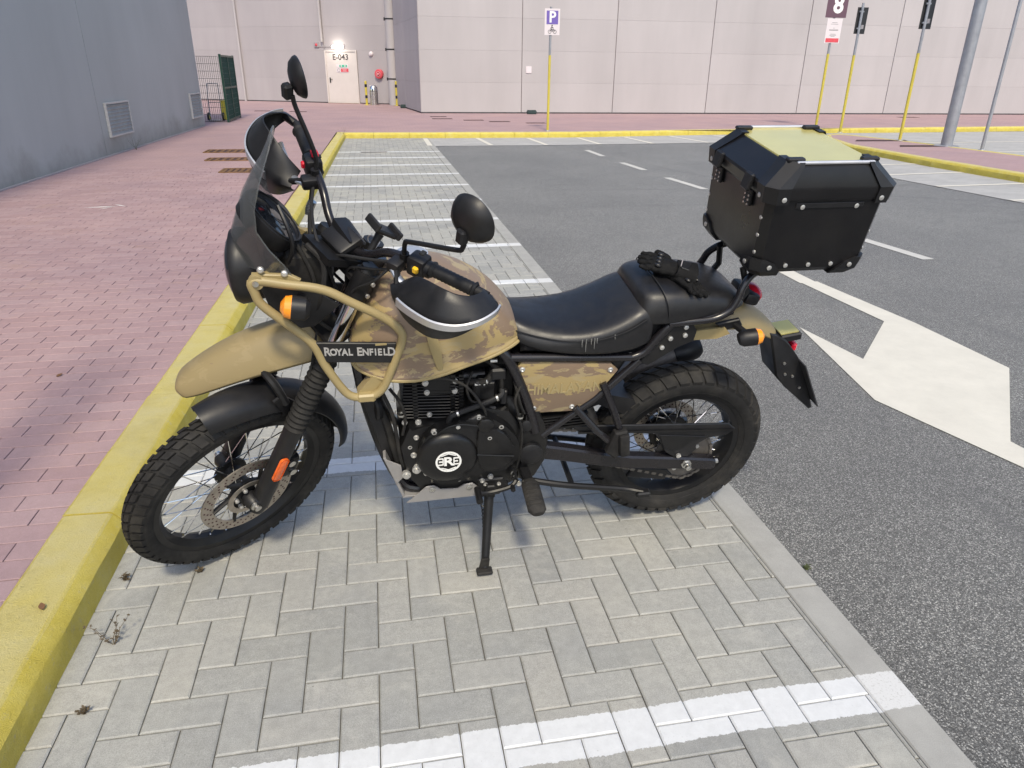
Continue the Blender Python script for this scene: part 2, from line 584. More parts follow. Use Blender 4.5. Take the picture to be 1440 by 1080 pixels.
def asphalt():
    m, t, b = newmat('asphalt')
    p = pos(t)
    vo = nd(t, 'ShaderNodeTexVoronoi', i_Scale=270.0)
    t.links.new(p, vo.inputs['Vector'])
    cell = nd(t, 'ShaderNodeSeparateColor')
    t.links.new(vo.outputs['Color'], cell.inputs[0])
    c = ramp(t, cell.outputs[0], [(0.0, (0.025, 0.025, 0.025)), (0.35, (0.080, 0.081, 0.080)), (0.75, (0.165, 0.166, 0.162)), (1.0, (0.46, 0.455, 0.435))])
    n0 = noise(t, p, 300, 4, 0.75)
    c = mixc(t, 1.0, c, ramp(t, n0, [(0.3, 0.55), (0.7, 1.4)]), 'MULTIPLY')
    gaps = ramp(t, vo.outputs['Distance'], [(0.35, 1.0), (0.75, 0.45)])
    c = mixc(t, 1.0, c, gaps, 'MULTIPLY')
    big = noise(t, p, 0.55, 6, 0.65)
    c = mixc(t, 1.0, c, ramp(t, big, [(0.3, (0.74, 0.74, 0.76)), (0.7, (1.22, 1.22, 1.2))]), 'MULTIPLY')
    # scuffed tyre arcs, sweeping off the lane
    sep = nd(t, 'ShaderNodeSeparateXYZ')
    t.links.new(p, sep.inputs[0])
    arcs = None
    for (cx, cy, r, wd) in ((9.6, 4.5, 5.7, 0.10), (9.4, 4.4, 4.2, 0.09), (11.5, 13.5, 6.6, 0.09), (3.2, -0.6, 9.3, 0.10), (2.2, -1.0, 11.1, 0.10), (8.2, 1.2, 6.0, 0.08)):
        dx = mth(t, 'SUBTRACT', sep.outputs[0], cx)
        dy = mth(t, 'SUBTRACT', sep.outputs[1], cy)
        d = mth(t, 'SQRT', mth(t, 'ADD', mth(t, 'MULTIPLY', dx, dx), mth(t, 'MULTIPLY', dy, dy)))
        a = mth(t, 'SUBTRACT', 1.0, mth(t, 'MULTIPLY', mth(t, 'ABSOLUTE', mth(t, 'SUBTRACT', d, r)), 1.0 / wd))
        a = mth(t, 'MAXIMUM', a, 0.0)
        arcs = a if arcs is None else mth(t, 'MAXIMUM', arcs, a)
    fade = ramp(t, noise(t, p, 0.45, 3), [(0.42, 0.0), (0.62, 1.0)])
    c = mixc(t, mth(t, 'MULTIPLY', mth(t, 'MULTIPLY', arcs, fade), 0.55), c, (0.055, 0.055, 0.058))
    c = mixc(t, 1.0, c, (1.06, 1.06, 1.055), 'MULTIPLY')
    t.links.new(c, b.inputs['Base Color'])
    b.inputs['Roughness'].default_value = 0.82
    b.inputs['Sheen Weight'].default_value = 0.20
    b.inputs['Sheen Roughness'].default_value = 0.6
    b.inputs['Specular IOR Level'].default_value = 0.35
    bump(t, b, mth(t, 'ADD', mth(t, 'SUBTRACT', 1.0, vo.outputs['Distance']), n0), 0.6, 0.004)
    return m
M['asphalt'] = asphalt()

def roadpaint(name, c=(0.60, 0.575, 0.505)):
    m, t, b = newmat(name)
    p = pos(t)
    g = noise(t, p, 120, 5, 0.75)
    md = noise(t, p, 5, 6, 0.7)
    cc = mixc(t, 1.0, c, ramp(t, md, [(0.3, 0.92), (0.7, 1.05)]), 'MULTIPLY')
    cc = mixc(t, ramp(t, g, [(0.66, 0.0), (0.74, 0.55)]), cc, (0.2, 0.2, 0.19))
    t.links.new(cc, b.inputs['Base Color'])
    b.inputs['Roughness'].default_value = 0.7
    bump(t, b, mth(t, 'ADD', g, noise(t, p, 40, 3)), 0.4, 0.003)
    return m
M['paint'] = roadpaint('road_paint')
M['paint_worn'] = roadpaint('road_paint_worn', (0.50, 0.49, 0.46))

def kerbpaint():
    m, t, b = newmat('kerb_yellow')
    p = pos(t)
    md = noise(t, p, 7, 7, 0.7)
    c = ramp(t, md, [(0.3, (0.50, 0.40, 0.055)), (0.55, (0.56, 0.465, 0.10)), (0.8, (0.58, 0.51, 0.18))])
    g = noise(t, p, 240, 4, 0.75)
    c = mixc(t, 1.0, c, ramp(t, g, [(0.25, 0.85), (0.75, 1.12)]), 'MULTIPLY')
    # worn paint shows the concrete
    wn = noise(t, p, 22, 8, 0.8)
    c = mixc(t, ramp(t, wn, [(0.57, 0.0), (0.70, 0.7)]), c, (0.42, 0.385, 0.25))
    gn = nd(t, 'ShaderNodeSeparateXYZ')
    t.links.new(t.nodes.new('ShaderNodeNewGeometry').outputs['True Normal'], gn.inputs[0])
    trod = mth(t, 'MULTIPLY', ramp(t, gn.outputs[2], [(0.8, 0.0), (0.97, 1.0)]), ramp(t, noise(t, p, 4, 6, 0.7), [(0.25, 0.25), (0.7, 0.75)]))
    c = mixc(t, trod, c, mixc(t, 1.0, (0.52, 0.475, 0.28), ramp(t, g, [(0.25, 0.85), (0.75, 1.1)]), 'MULTIPLY'))
    pit = noise(t, p, 58, 7, 0.75, 0.5)
    c = mixc(t, ramp(t, pit, [(0.66, 0.0), (0.75, 0.5)]), c, (0.16, 0.12, 0.045))
    grime = noise(t, p, 3.2, 8, 0.75)
    c = mixc(t, 1.0, c, ramp(t, grime, [(0.25, (0.82, 0.80, 0.76)), (0.5, (1.0, 1.0, 1.0))]), 'MULTIPLY')
    t.links.new(c, b.inputs['Base Color'])
    b.inputs['Roughness'].default_value = 0.8
    b.inputs['Specular IOR Level'].default_value = 0.3
    bump(t, b, mth(t, 'ADD', mth(t, 'SUBTRACT', g, mth(t, 'MULTIPLY', ramp(t, pit, [(0.6, 0.0), (0.72, 1.0)]), 0.6)), wn), 0.8, 0.005)
    return m
M['kerb'] = kerbpaint()

def wallmat(name, c, var=0.04, streak=0.05):
    m, t, b = newmat(name)
    p = pos(t)
    mp = nd(t, 'ShaderNodeMapping')
    mp.inputs['Scale'].default_value = (1, 1, 0.18)
    t.links.new(p, mp.inputs[0])
    n1 = noise(t, mp.outputs[0], 1.2, 5, 0.6)
    n2 = noise(t, p, 0.35, 3)
    cc = mixc(t, 1.0, c, ramp(t, n1, [(0.3, 1 - streak), (0.7, 1 + streak)]), 'MULTIPLY')
    cc = mixc(t, 1.0, cc, ramp(t, n2, [(0.3, 1 - var), (0.7, 1 + var)]), 'MULTIPLY')
    r = piece_rand(t)
    cc = mixc(t, 1.0, cc, ramp(t, r, [(0.0, 0.97), (1.0, 1.03)]), 'MULTIPLY')
    t.links.new(cc, b.inputs['Base Color'])
    b.inputs['Roughness'].default_value = 0.6
    return m
M['cladding'] = wallmat('cladding', (0.405, 0.382, 0.386))
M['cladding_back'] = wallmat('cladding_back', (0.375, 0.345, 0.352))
M['cladding_dark'] = wallmat('cladding_dark', (0.16, 0.14, 0.145))
M['grey_render'] = wallmat('grey_render', (0.345, 0.372, 0.375), 0.06, 0.05)
def add_splash(m, c=(0.20, 0.215, 0.20), top=0.75):
    t = m.node_tree
    b = t.nodes['Principled BSDF']
    src = b.inputs['Base Color'].links[0].from_socket
    p = pos(t)
    sx = nd(t, 'ShaderNodeSeparateXYZ')
    t.links.new(p, sx.inputs[0])
    n = noise(t, p, 1.1, 6, 0.65)
    h = mth(t, 'ADD', sx.outputs[2], mth(t, 'MULTIPLY', n, -1.3))
    f = ramp(t, mth(t, 'ADD', h, 0.6), [(0.05, 0.75), (0.45, 0.0)])
    t.links.new(mixc(t, f, src, c), b.inputs['Base Color'])
add_splash(M['grey_render'])
M['joint_line'] = simple('joint_line', (0.22, 0.195, 0.205), 0.7)
M['plinth'] = simple('plinth', (0.05, 0.045, 0.05), 0.8)
M['galv'] = simple('galv', (0.30, 0.31, 0.34), 0.42, 0.35, 0.12, 6)
M['pole_yellow'] = simple('pole_yellow', (0.52, 0.43, 0.06), 0.55, 0.0, 0.1, 5)
M['sign_white'] = simple('sign_white', (0.66, 0.60, 0.62), 0.45, 0.0, 0.03, 5)
M['sign_purple'] = simple('sign_purple', (0.15, 0.10, 0.38), 0.45, 0.0, 0.04, 5)
M['sign_maroon'] = simple('sign_maroon', (0.115, 0.06, 0.085), 0.5, 0.0, 0.05, 5)
M['sign_red'] = simple('sign_red', (0.60, 0.07, 0.09), 0.5)
M['sign_green'] = simple('sign_green', (0.03, 0.42, 0.24), 0.5)
M['sign_back'] = simple('sign_back', (0.018, 0.018, 0.02), 0.5)
M['sign_grey'] = simple('sign_grey', (0.30, 0.28, 0.29), 0.5)
M['dark_text'] = simple('dark_text', (0.06, 0.055, 0.06), 0.6)
M['gate_green'] = simple('gate_green', (0.008, 0.045, 0.032), 0.45)
M['wire'] = simple('wire', (0.05, 0.06, 0.055), 0.5)
M['rust'] = simple('rust', (0.16, 0.085, 0.035), 0.85, 0.0, 0.4, 12)
M['slot'] = simple('slot', (0.06, 0.028, 0.028), 0.85)
M['door'] = simple('door', (0.60, 0.55, 0.52), 0.45, 0.0, 0.03, 3)
M['weed'] = simple('weed', (0.10, 0.075, 0.045), 0.9, 0.0, 0.4, 40)
M['weed_green'] = simple('weed_green', (0.06, 0.075, 0.025), 0.9, 0.0, 0.4, 40)
M['vent'] = simple('vent', (0.30, 0.32, 0.325), 0.6, 0.0, 0.1, 8)
M['vent_frame'] = simple('vent_frame', (0.42, 0.42, 0.41), 0.5)
M['bin_green'] = simple('bin_green', (0.02, 0.04, 0.04), 0.5)
M['plastic_yellow'] = simple('plastic_yellow', (0.55, 0.50, 0.06), 0.5)
M['leaf'] = simple('leaf', (0.16, 0.08, 0.035), 0.8)

# ------------------------------------------------------------------ setting: ground
def sheet(name, poly, z, mat, parent=None, kind='structure'):
    mb = MB()
    mb.add([(x, y, z) for x, y in poly], [tuple(range(len(poly)))])
    o = mb.build(name, mat, parent, 0)
    if kind: o['kind'] = kind
    return o

road = sheet('road', [(-400, -400), (400, -400), (400, 400), (-400, 400)], -0.012, M['asphalt'])
bed = sheet('parking_strip', [(-1.3, -3), (1.22, -3), (1.22, 18.8), (-1.3, 18.8)], -0.008, M['joint_sand'])
UNIT = 0.0985
GAP = 0.0027

def piece_mesh(dx, dy, h=0.012, ch=0.0042, chz=0.0032):
    x, y = dx / 2, dy / 2
    def rr(i, z): return [(-x + i, -y + i, z), (x - i, -y + i, z), (x - i, y - i, z), (-x + i, y - i, z)]
    V = rr(0, -h) + rr(0, -chz) + rr(ch, 0)
    F = []
    for k in (0, 4):
        for j in range(4):
            F.append((k + j, k + (j + 1) % 4, k + 4 + (j + 1) % 4, k + 4 + j))
    F.append((8, 9, 10, 11))
    return V, F

def lay(pieces, root, name, stuff_name, mat, zt, n_single, keyf, ch=0.0042):
    # pieces: list of (cx, cy, dx, dy); nearest n_single singles, rest joined
    pieces.sort(key=keyf)
    cache = {}
    for (cx, cy, dx, dy) in pieces[:n_single]:
        k = (round(dx, 4), round(dy, 4))
        if k not in cache:
            me = bpy.data.meshes.new(name)
            V, F = piece_mesh(dx, dy, 0.012, ch, ch * 0.76)
            me.from_pydata(V, [], F)
            me.materials.append(mat)
            cache[k] = me
        o = bpy.data.objects.new(name, cache[k])
        o.location = (cx, cy, zt + random.uniform(-0.0012, 0.0004))
        o.rotation_euler = (random.uniform(-.006, .006), random.uniform(-.006, .006), random.uniform(-.006, .006))
        link(o, root)
    VV, FF = [], []
    for (cx, cy, dx, dy) in pieces[n_single:]:
        V, F = piece_mesh(dx, dy, 0.012, ch, ch * 0.76)
        a, bb, cz = random.uniform(-.006, .006), random.uniform(-.006, .006), zt + random.uniform(-0.0012, 0.0004)
        n = len(VV)
        VV += [(cx + x, cy + y, cz + z + x * a + y * bb) for x, y, z in V]
        FF += [tuple(i + n for i in f) for f in F]
    me = bpy.data.meshes.new(stuff_name)
    me.from_pydata(VV, [], FF)
    me.materials.append(mat)
    o = bpy.data.objects.new(stuff_name, me)
    o['kind'] = 'stuff'
    link(o, root)

X0, X1 = -1.05, 1.2155
pieces = []
for n in range(-80, 90):
    for m in range(-160, 170):
        hx, hy = n - m, -3 * n - m
        for (ox, oy, dx, dy) in ((0, 0, 2, 1), (1, -2, 1, 2)):
            x0 = 0.0206 + (hx + ox) * UNIT
            y0 = 1.719 + (hy + oy) * UNIT
            x1, y1 = x0 + dx * UNIT, y0 + dy * UNIT
            if x1 < X0 + 0.02 or x0 > X1 - 0.012 or y1 < -1.6 or y0 > 18.5:
                continue
            x0, x1 = max(x0, X0), min(x1, X1)
            pieces.append(((x0 + x1) / 2, (y0 + y1) / 2, x1 - x0 - GAP, y1 - y0 - GAP))
lay(pieces, bed, 'paver', 'pavers_far', M['paver'], 0.0, 300, lambda q: (q[1] if q[1] > 0.98 else 99 - q[1]))

# flush concrete edging, one-metre lengths
y = -1.34
while y < 18.4:
    mb = MB()
    mb.box((1.2735, y + 0.4975, -0.0365), (0.115, 0.995, 0.075), 0.004)
    o = mb.build('edging_stone', M['edging'], bed)
    o.location.z = random.uniform(-0.001, 0.001)
    y += 1.0

# far row of bays and right-hand bays
sheet('far_bays', [(1.335, 16.6), (4.0, 16.62), (8.74, 17.0), (30, 18.2), (30, 20.3), (10, 19.45), (4.9, 18.75), (1.335, 18.8)], -0.006, M['farpaver'])
sheet('right_bays', [(8.26, 13.9), (8.26, 10.57), (8.40, 8.25), (8.6, 3.0), (10.2, 3.0), (10.05, 9.0), (10.2, 14.7), (10.9, 17.35), (8.9, 16.95)], -0.005, M['farpaver'])
sheet('outer_bays', [(12.1, 17.8), (12.3, 8.0), (18, 8.0), (30, 17.9), (30, 18.6), (15, 17.9)], -0.0055, M['farpaver'])

def xk(y): return -0.925 + max(0.0, y - 2) * 0.0160
def xbk(y): return xk(y) - 0.192 - max(0.0, y - 3) * 0.004

# red pavement
pv = bpy.data.meshes.new('pavement')
pts = [(xbk(yy) + 0.03, yy, 0.111) for yy in (-3, 3, 19.3)]
verts = pts + [(-14, 19.3, 0.111), (-14, -3, 0.111)]
verts += [(60, 19.05, 0.1105), (60, 46, 0.1105), (-30, 46, 0.1105), (-30, 19.3, 0.1105), (xbk(19.3) + 0.03, 19.05, 0.1105), (30, 20.4, 0.1105), (60, 20.4, 0.1105)]
pv.from_pydata(verts, [], [(0, 1, 2, 3, 4)])
pv.materials.append(M['joint_dark'])
pav = bpy.data.objects.new('pavement', pv)
pav['kind'] = 'structure'
link(pav)
sheet('far_pavement', [(-30, 12.0), (xbk(12.0) + .02, 12.0), (xbk(18.9) + .03, 18.85), (4.9, 18.75), (10.0, 19.3), (20, 20.3), (60, 22), (60, 48), (-30, 48)], 0.1185, M['redbrick_far'])
bricks = []
rowi = 0
yy = -1.0
while yy < 12.0:
    xe = xbk(yy + 0.05) - 0.002
    off = (0.5 * (rowi % 2) + random.uniform(-0.06, 0.06)) * 0.2
    x = xe + off if rowi % 2 else xe + off
    x = xe - ((0.1 if rowi % 2 else 0.2) + random.uniform(-0.02, 0.02)) 
    xr = xe
    while xr > -4.75:
        bricks.append(((x + xr) / 2, yy + 0.049, xr - x - 0.0035, 0.098 - 0.0035))
        xr = x
        x -= 0.198
    yy += 0.0985
    rowi += 1
def brick_key(q):
    inside = q[1] > 1.5 and q[0] > -1.16 - 0.44 * (q[1] - 1.65)
    return (q[1] if inside else 99 + q[1])
lay(bricks, pav, 'brick', 'bricks_far', M['redbrick'], 0.119, 300, brick_key, 0.0026)

# yellow kerbs
def kerb_profile(i0=0.0):
    # (offset from face bottom towards the back, z)
    return [(0.0, -0.05), (0.002, 0.02), (0.006, 0.082), (0.012, 0.09), (0.036, 0.116), (0.046, 0.121), (0.185, 0.124), (0.20, 0.116), (0.20, -0.05)]

def kerb_run(name, P, side, length=1.0, parent=None, first=0.0, prof=None, widen=0.0):
    # P: polyline of the face-bottom line; side: unit sign of the back direction (left of travel = +1)
    root = bpy.data.objects.new(name, None)
    root['kind'] = 'structure'
    link(root)
    Pv = [Vector((x, y, 0)) for x, y in P]
    segs = []
    acc = []
    for i in range(len(Pv) - 1):
        d = Pv[i + 1] - Pv[i]
        L = d.length
        s0 = first if i == 0 else 0.0
        t = 0.0
        nxt = first if first > 0 else length
        while t < L - 1e-4:
            e = min(L, nxt if t == 0 and first > 0 and i == 0 else t + length)
            if L - e < 0.15: e = L
            segs.append((Pv[i] + d.normalized() * (t + 0.003), Pv[i] + d.normalized() * (e - 0.003)))
            t = e
    for p, q in segs:
        d = (q - p).normalized()
        nrm = Vector((-d.y, d.x, 0)) * side
        mb = MB()
        dz = random.uniform(-0.002, 0.002)
        pr = prof or kerb_profile()
        K = 8
        rings = []
        for k in range(K + 1):
            c = p + (q - p) * (k / K)
            rings.append([c + nrm * (o + (random.uniform(-.0015, .0015) if 0 < z < .12 else 0)) + Vector((0, 0, z + dz)) for o, z in pr])
        mb.loft(rings)
        mb.build('kerb_stone', M['kerb'], root, 28)
    return root
kerb_run('kerb_near', [(xk(-2), -2.0 + 0.28), (xk(2), 2.28), (xk(18.9), 18.9)], 1)
kerb_run('kerb_far', [(-0.86, 18.62), (4.9, 18.6), (10.0, 19.35), (20.0, 20.1), (40, 21.4)], 1, 0.87)
# island with kerb
ISL = [(10.30, 2.0), (9.98, 9.0), (10.0, 12.0), (10.2, 14.9), (10.75, 16.6), (11.3, 17.55), (11.75, 17.75), (12.1, 17.4), (12.35, 15.5), (12.5, 12.5), (12.8, 2.0)]
kerb_run('kerb_island', ISL, -1, 1.0)
def inset(P, d):
    out = []
    for i, (x, yv) in enumerate(P):
        a = Vector(P[max(i - 1, 0)])
        c = Vector(P[min(i + 1, len(P) - 1)])
        t = (c - a).normalized()
        out.append((x + t.y * d, yv - t.x * d))
    return out
sheet('island', inset(ISL, 0.18), 0.117, M['redbrick_far'])

# painted markings on asphalt and bays
def marking(poly, mat='paint', z=-0.008):
    return sheet('road_marking', poly, z, M[mat])
AR = [(3.43, 5.09), (3.33, 4.08), (2.75, 3.47)]
marking([(3.30, 5.06), (3.45, 5.08), (3.52, 4.02), (3.50, 3.21), (2.78, 2.43), (2.90, 1.0), (2.76, 1.0), (2.64, 2.22), (2.45, 2.94), (2.69, 4.06), (2.75, 3.47), (3.33, 4.08)])
marking([(3.285, 5.05), (3.43, 5.07), (3.44, 5.5), (3.30, 5.5)], 'paint', -0.0081)
for (x0, y0, x1, y1) in ((4.48, 15.5, 4.48, 14.3), (4.50, 13.2, 4.55, 11.15 + .95), (4.57, 11.13 + .0, 4.66, 9.9), (4.72, 8.6, 4.80, 7.35), (4.83, 6.5, 4.90, 5.62), (4.95, 4.3, 5.02, 3.1)):
    marking([(x0 - .06, y0), (x1 - .06, y1), (x1 + .06, y1), (x0 + .06, y0)], 'paint_worn')
for (x0, y0, x1, y1) in ((1.24, 18.45, 1.22, 16.6), (2.53, 18.55, 2.60, 16.68), (3.80, 18.5, 3.87, 16.62), (5.10, 18.55, 5.16, 16.72), (6.38, 18.7, 6.48, 16.82), (7.7, 18.85, 7.95, 16.98), (9.0, 19.0, 9.3, 17.1)):
    marking([(x0 - .055, y0), (x1 - .055, y1), (x1 + .055, y1), (x0 + .055, y0)], 'paint', -0.002 if x0 > 2 else 0.003)
for (xa, ya, xb, yb) in ((8.3, 13.6, 10.1, 13.75), (8.3, 12.25, 10.05, 12.42), (8.28, 11.0, 10.03, 11.2), (8.3, 9.72, 10.0, 9.85), (8.38, 8.42, 10.02, 8.55), (8.5, 7.1, 10.1, 7.25)):
    marking([(xa, ya - .05), (xb, yb - .05), (xb, yb + .05), (xa, ya + .05)], 'paint', -0.001)
for (xa, ya, xb, yb) in ((12.4, 16.4, 16.5, 16.7), (12.5, 14.2, 17.5, 14.6), (12.5, 12.2, 17.5, 12.6)):
    marking([(xa, ya - .05), (xb, yb - .05), (xb, yb + .05), (xa, ya + .05)], 'paint', -0.0015)
sheet('drain_slot', [(-0.26, 15.30), (0.26, 15.30), (0.26, 15.38), (-0.26, 15.38)], 0.003, M['slot'])

# ------------------------------------------------------------------ buildings
def wall_panels(root, p, q, z0, rows, cols_at, mat, th=0.08, gap=0.026, outward=None, backing=None):
    # p->q base line (xy); cols_at: distances along it
    p, q = Vector((p[0], p[1], 0)), Vector((q[0], q[1], 0))
    d = (q - p).normalized()
    n = Vector(outward).normalized()
    cache = {}
    for i in range(len(cols_at) - 1):
        L = cols_at[i + 1] - cols_at[i]
        for k in range(len(rows) - 1):
            h = rows[k + 1] - rows[k]
            key = (round(L, 3), round(h, 3))
            c = p + d * ((cols_at[i] + cols_at[i + 1]) / 2) + Vector((0, 0, (rows[k] + rows[k + 1]) / 2))
            if key not in cache:
                mb = MB()
                mb.box((0, 0, 0), (L - gap, th, h - 0.0025), 0.001)
                me = mb.mesh('wall_panel')
                me.materials.append(mat)
                cache[key] = me
            o = bpy.data.objects.new('wall_panel', cache[key])
            o.matrix_local = Matrix.Translation(c - n * (th / 2)) @ Matrix((d, -n, Vector((0, 0, 1)))).transposed().to_4x4()
            link(o, root)

# big warehouse on the right
wh = empty('warehouse', (0, 0, 0))
tag(wh, 'pale pinkish grey panel-clad warehouse behind the car park', 'building')
A0, A1 = Vector((1.74, 27.42)), Vector((60, 25.6))
dA = (A1 - A0).normalized()
nA = Vector((dA.y, -dA.x))
colsA = [0, 3.62, 7.03, 10.65, 14.35, 18.0, 21.2, 24.8, 28.4, 32, 36, 40, 44]
rowsA = [0.16, 1.15, 2.19, 3.22, 4.3, 5.4, 6.5, 7.6, 8.7]
wall_panels(wh, A0, A1, 0.16, rowsA, colsA, M['cladding'], outward=(nA.x, nA.y, 0))
mb = MB()
A3 = A0 + dA * 44
back = [(A0 - nA * 0.04), (A3 - nA * 0.04), (A3 - nA * 20), (A0 - nA * 20 + dA * 0.02)]
mb.prism([(v.x, v.y) for v in back], (0, 0, 0.115), (1, 0, 0), (0, 1, 0), (0, 0, 1), 8.62)
mb.build('core_wall', M['joint_line'], wh)
mb = MB()
p0 = A0 + nA * 0.004
p1 = A3 + nA * 0.004
mb.add([(p0.x, p0.y, 0.115), (p1.x, p1.y, 0.115), (p1.x, p1.y, 0.163), (p0.x, p0.y, 0.163)], [(0, 1, 2, 3)])
mb.build('plinth', M['plinth'], wh)
# return wall back to the recessed part
B0 = Vector((1.02, 34.44))
dS = (A0 - B0)
LS = dS.length
dS.normalize()
nS = Vector((dS.y, -dS.x))
if nS.x > 0: nS = -nS
wall_panels(wh, B0, A0, 0.16, rowsA, [0, 3.4, LS - 0.01], M['cladding_back'], outward=(nS.x, nS.y, 0))
# recessed angled wall with the door
rw = empty('loading_wing', (0, 0, 0))
tag(rw, 'recessed pale panel-clad wing with the lit numbered door', 'building')
C0 = Vector((-10.45, 40.66))
dB = (B0 - C0)
LB = dB.length
dB.normalize()
nB = Vector((dB.y, -dB.x))
if nB.y > 0: nB = -nB
DT = LB - 3.33   # door start along the wall
DE = DT + 1.62
rowsB = [0.16, 1.15, 2.30, 3.26, 4.3, 5.4, 6.5, 7.6, 8.7]
wall_panels(rw, C0, B0, 0.16, rowsB, [0, 1.6, 5.3, DT], M['cladding_back'], outward=(nB.x, nB.y, 0))
wall_panels(rw, C0, B0, 0.16, [2.30, 3.26, 4.3, 5.4, 6.5, 7.6, 8.7], [DT, LB], M['cladding_back'], outward=(nB.x, nB.y, 0))
wall_panels(rw, C0, B0, 0.16, [0.16, 2.30], [DE, LB], M['cladding_back'], outward=(nB.x, nB.y, 0))
mb = MB()
cw = [C0 - nB * .05, B0 - nB * .05, B0 - nB * 6, C0 - nB * 6]
mb.prism([(v.x, v.y) for v in cw], (0, 0, .115), (1, 0, 0), (0, 1, 0), (0, 0, 1), 8.5)
mb.build('core_wall', M['joint_line'], rw)
mb = MB()
pa, pb = C0 + nB * .004, C0 + dB * (DT - .02) + nB * .004
mb.add([(pa.x, pa.y, .115), (pb.x, pb.y, .115), (pb.x, pb.y, .163), (pa.x, pa.y, .163)], [(0, 1, 2, 3)])
mb.build('plinth', M['plinth'], rw)

def onB(s, z, out=0.0):
    v = C0 + dB * s + nB * out
    return Vector((v.x, v.y, z))
U3 = Vector((dB.x, dB.y, 0))
N3 = Vector((nB.x, nB.y, 0))
Z3 = Vector((0, 0, 1))
def panelB(name, s0, s1, z0, z1, out, th, mat, parent, bev=0.004):
    mb = MB()
    rot = Matrix((U3, -N3, Z3)).transposed()
    mb.box(onB((s0 + s1) / 2, (z0 + z1) / 2, out + th / 2), (s1 - s0, th, z1 - z0), bev, rot)
    return mb.build(name, mat, parent)
dr = panelB('door', DT + .07, DE - .07, .13, 2.235, -0.02, 0.03, M['door'], rw)
for nm, a, b_, c, d in (('frame_post', DT + .005, DT + .065, .12, 2.30), ('frame_post', DE - .065, DE - .005, .12, 2.30), ('frame_head', DT + .066, DE - .066, 2.24, 2.30)):
    panelB(nm, a, b_, c, d, -0.02, 0.06, M['door'], dr)
panelB('threshold', DT + .02, DE - .02, .115, .128, 0.0, .1, M['rust'], dr)
mb = MB()
mb.tube([onB(DT + .2, 1.12, .01), onB(DT + .2, 1.12, .06), onB(DT + .34, 1.12, .06)], .012, 8)
mb.box(onB(DT + .2, 1.08, .018), (.05, .02, .22), 0, Matrix((U3, -N3, Z3)).transposed())
mb.build('handle', M['black_plastic'], dr)
mb = MB()
add_text(mb, 'E-043', .33, onB(DT + .80, 2.02, .0165), U3, Z3, .002, 1.05, 1.0, .004)
mb.build('lettering', M['dark_text'], dr)
sg = panelB('sign_green', DT + .56, DT + 1.18, 1.60, 1.74, .0135, .006, M['sign_white'], dr, 0)
panelB('green_field', DT + .72, DT + 1.10, 1.625, 1.715, .0195, .004, M['sign_green'], dr, 0)
mb = MB()
add_text(mb, 'EXIT', .085, onB(DT + .91, 1.67, .0245), U3, Z3, .001, 1.2)
panelB('sign_red', DT + .56, DT + 1.18, 1.40, 1.585, .0135, .006, M['sign_white'], dr, 0)
panelB('red_field', DT + .78, DT + 1.16, 1.42, 1.565, .0195, .004, M['sign_red'], dr, 0)
mb.bm.free()
mb = MB()
mb.ring([(.055, 0), (.075, 0), (.075, .004), (.055, .004)], onB(DT + .67, 1.49, .0195), N3, 20)
mb.build('prohibition_ring', M['sign_grey'], dr)
mb = MB()
for k in range(3):
    mb.box(onB(DT + .97, 1.455 + k * .037, .0245), (.22 - .05 * (k % 2), .002, .012), 0, Matrix((U3, -N3, Z3)).transposed())
mb.build('print_line', M['sign_white'], dr)
mb = MB()
for k in range(2):
    mb.box(onB(DT + .82 + .18 * k, 1.67, .0245), (.07, .002, .055), 0, Matrix((U3, -N3, Z3)).transposed())
mb.build('pictogram', M['sign_white'], dr)

# things on the recessed wall
lp = empty('bulkhead_lamp', onB(DT + .72, 2.44, 0))
tag(lp, 'lit white bulkhead lamp above the numbered door', 'lamp')
def loc(o, parent):
    o.matrix_local = Matrix.Translation(-parent.location)
    return o
loc(panelB('back_plate', DT + .42, DT + 1.02, 2.36, 2.52, .0, .04, M['sign_white'], lp), lp)
mb = MB()
mb.box(onB(DT + .72, 2.43, .085), (.54, .09, .12), .03, Matrix((U3, -N3, Z3)).transposed(), 3)
loc(mb.build('diffuser', M['lamp_lit'], lp), lp)
pl = bpy.data.lights.new('door_light', 'POINT')
pl.energy = 9
pl.color = (1.0, .93, .78)
pl.shadow_soft_size = .12
po = bpy.data.objects.new('door_light', pl)
po.location = onB(DT + .72, 2.40, .30)
col.objects.link(po)

al = empty('alarm_box', onB(DT - .35, 2.52, 0))
tag(al, 'small red alarm box on the wall left of the door lamp', 'alarm')
loc(panelB('housing', DT - .46, DT - .24, 2.42, 2.62, 0, .05, M['sign_grey'], al), al)
mb = MB()
mb.lathe([(.06, 0), (.055, .02), (.03, .035)], onB(DT - .35, 2.52, .05), N3, 14)
loc(mb.build('button', M['sign_red'], al), al)
mb = MB()
mb.tube([onB(DT - .23, 2.45, .03), onB(DT + .42, 2.44, .03)], .012, 6)
loc(mb.build('conduit', M['sign_grey'], al), al)

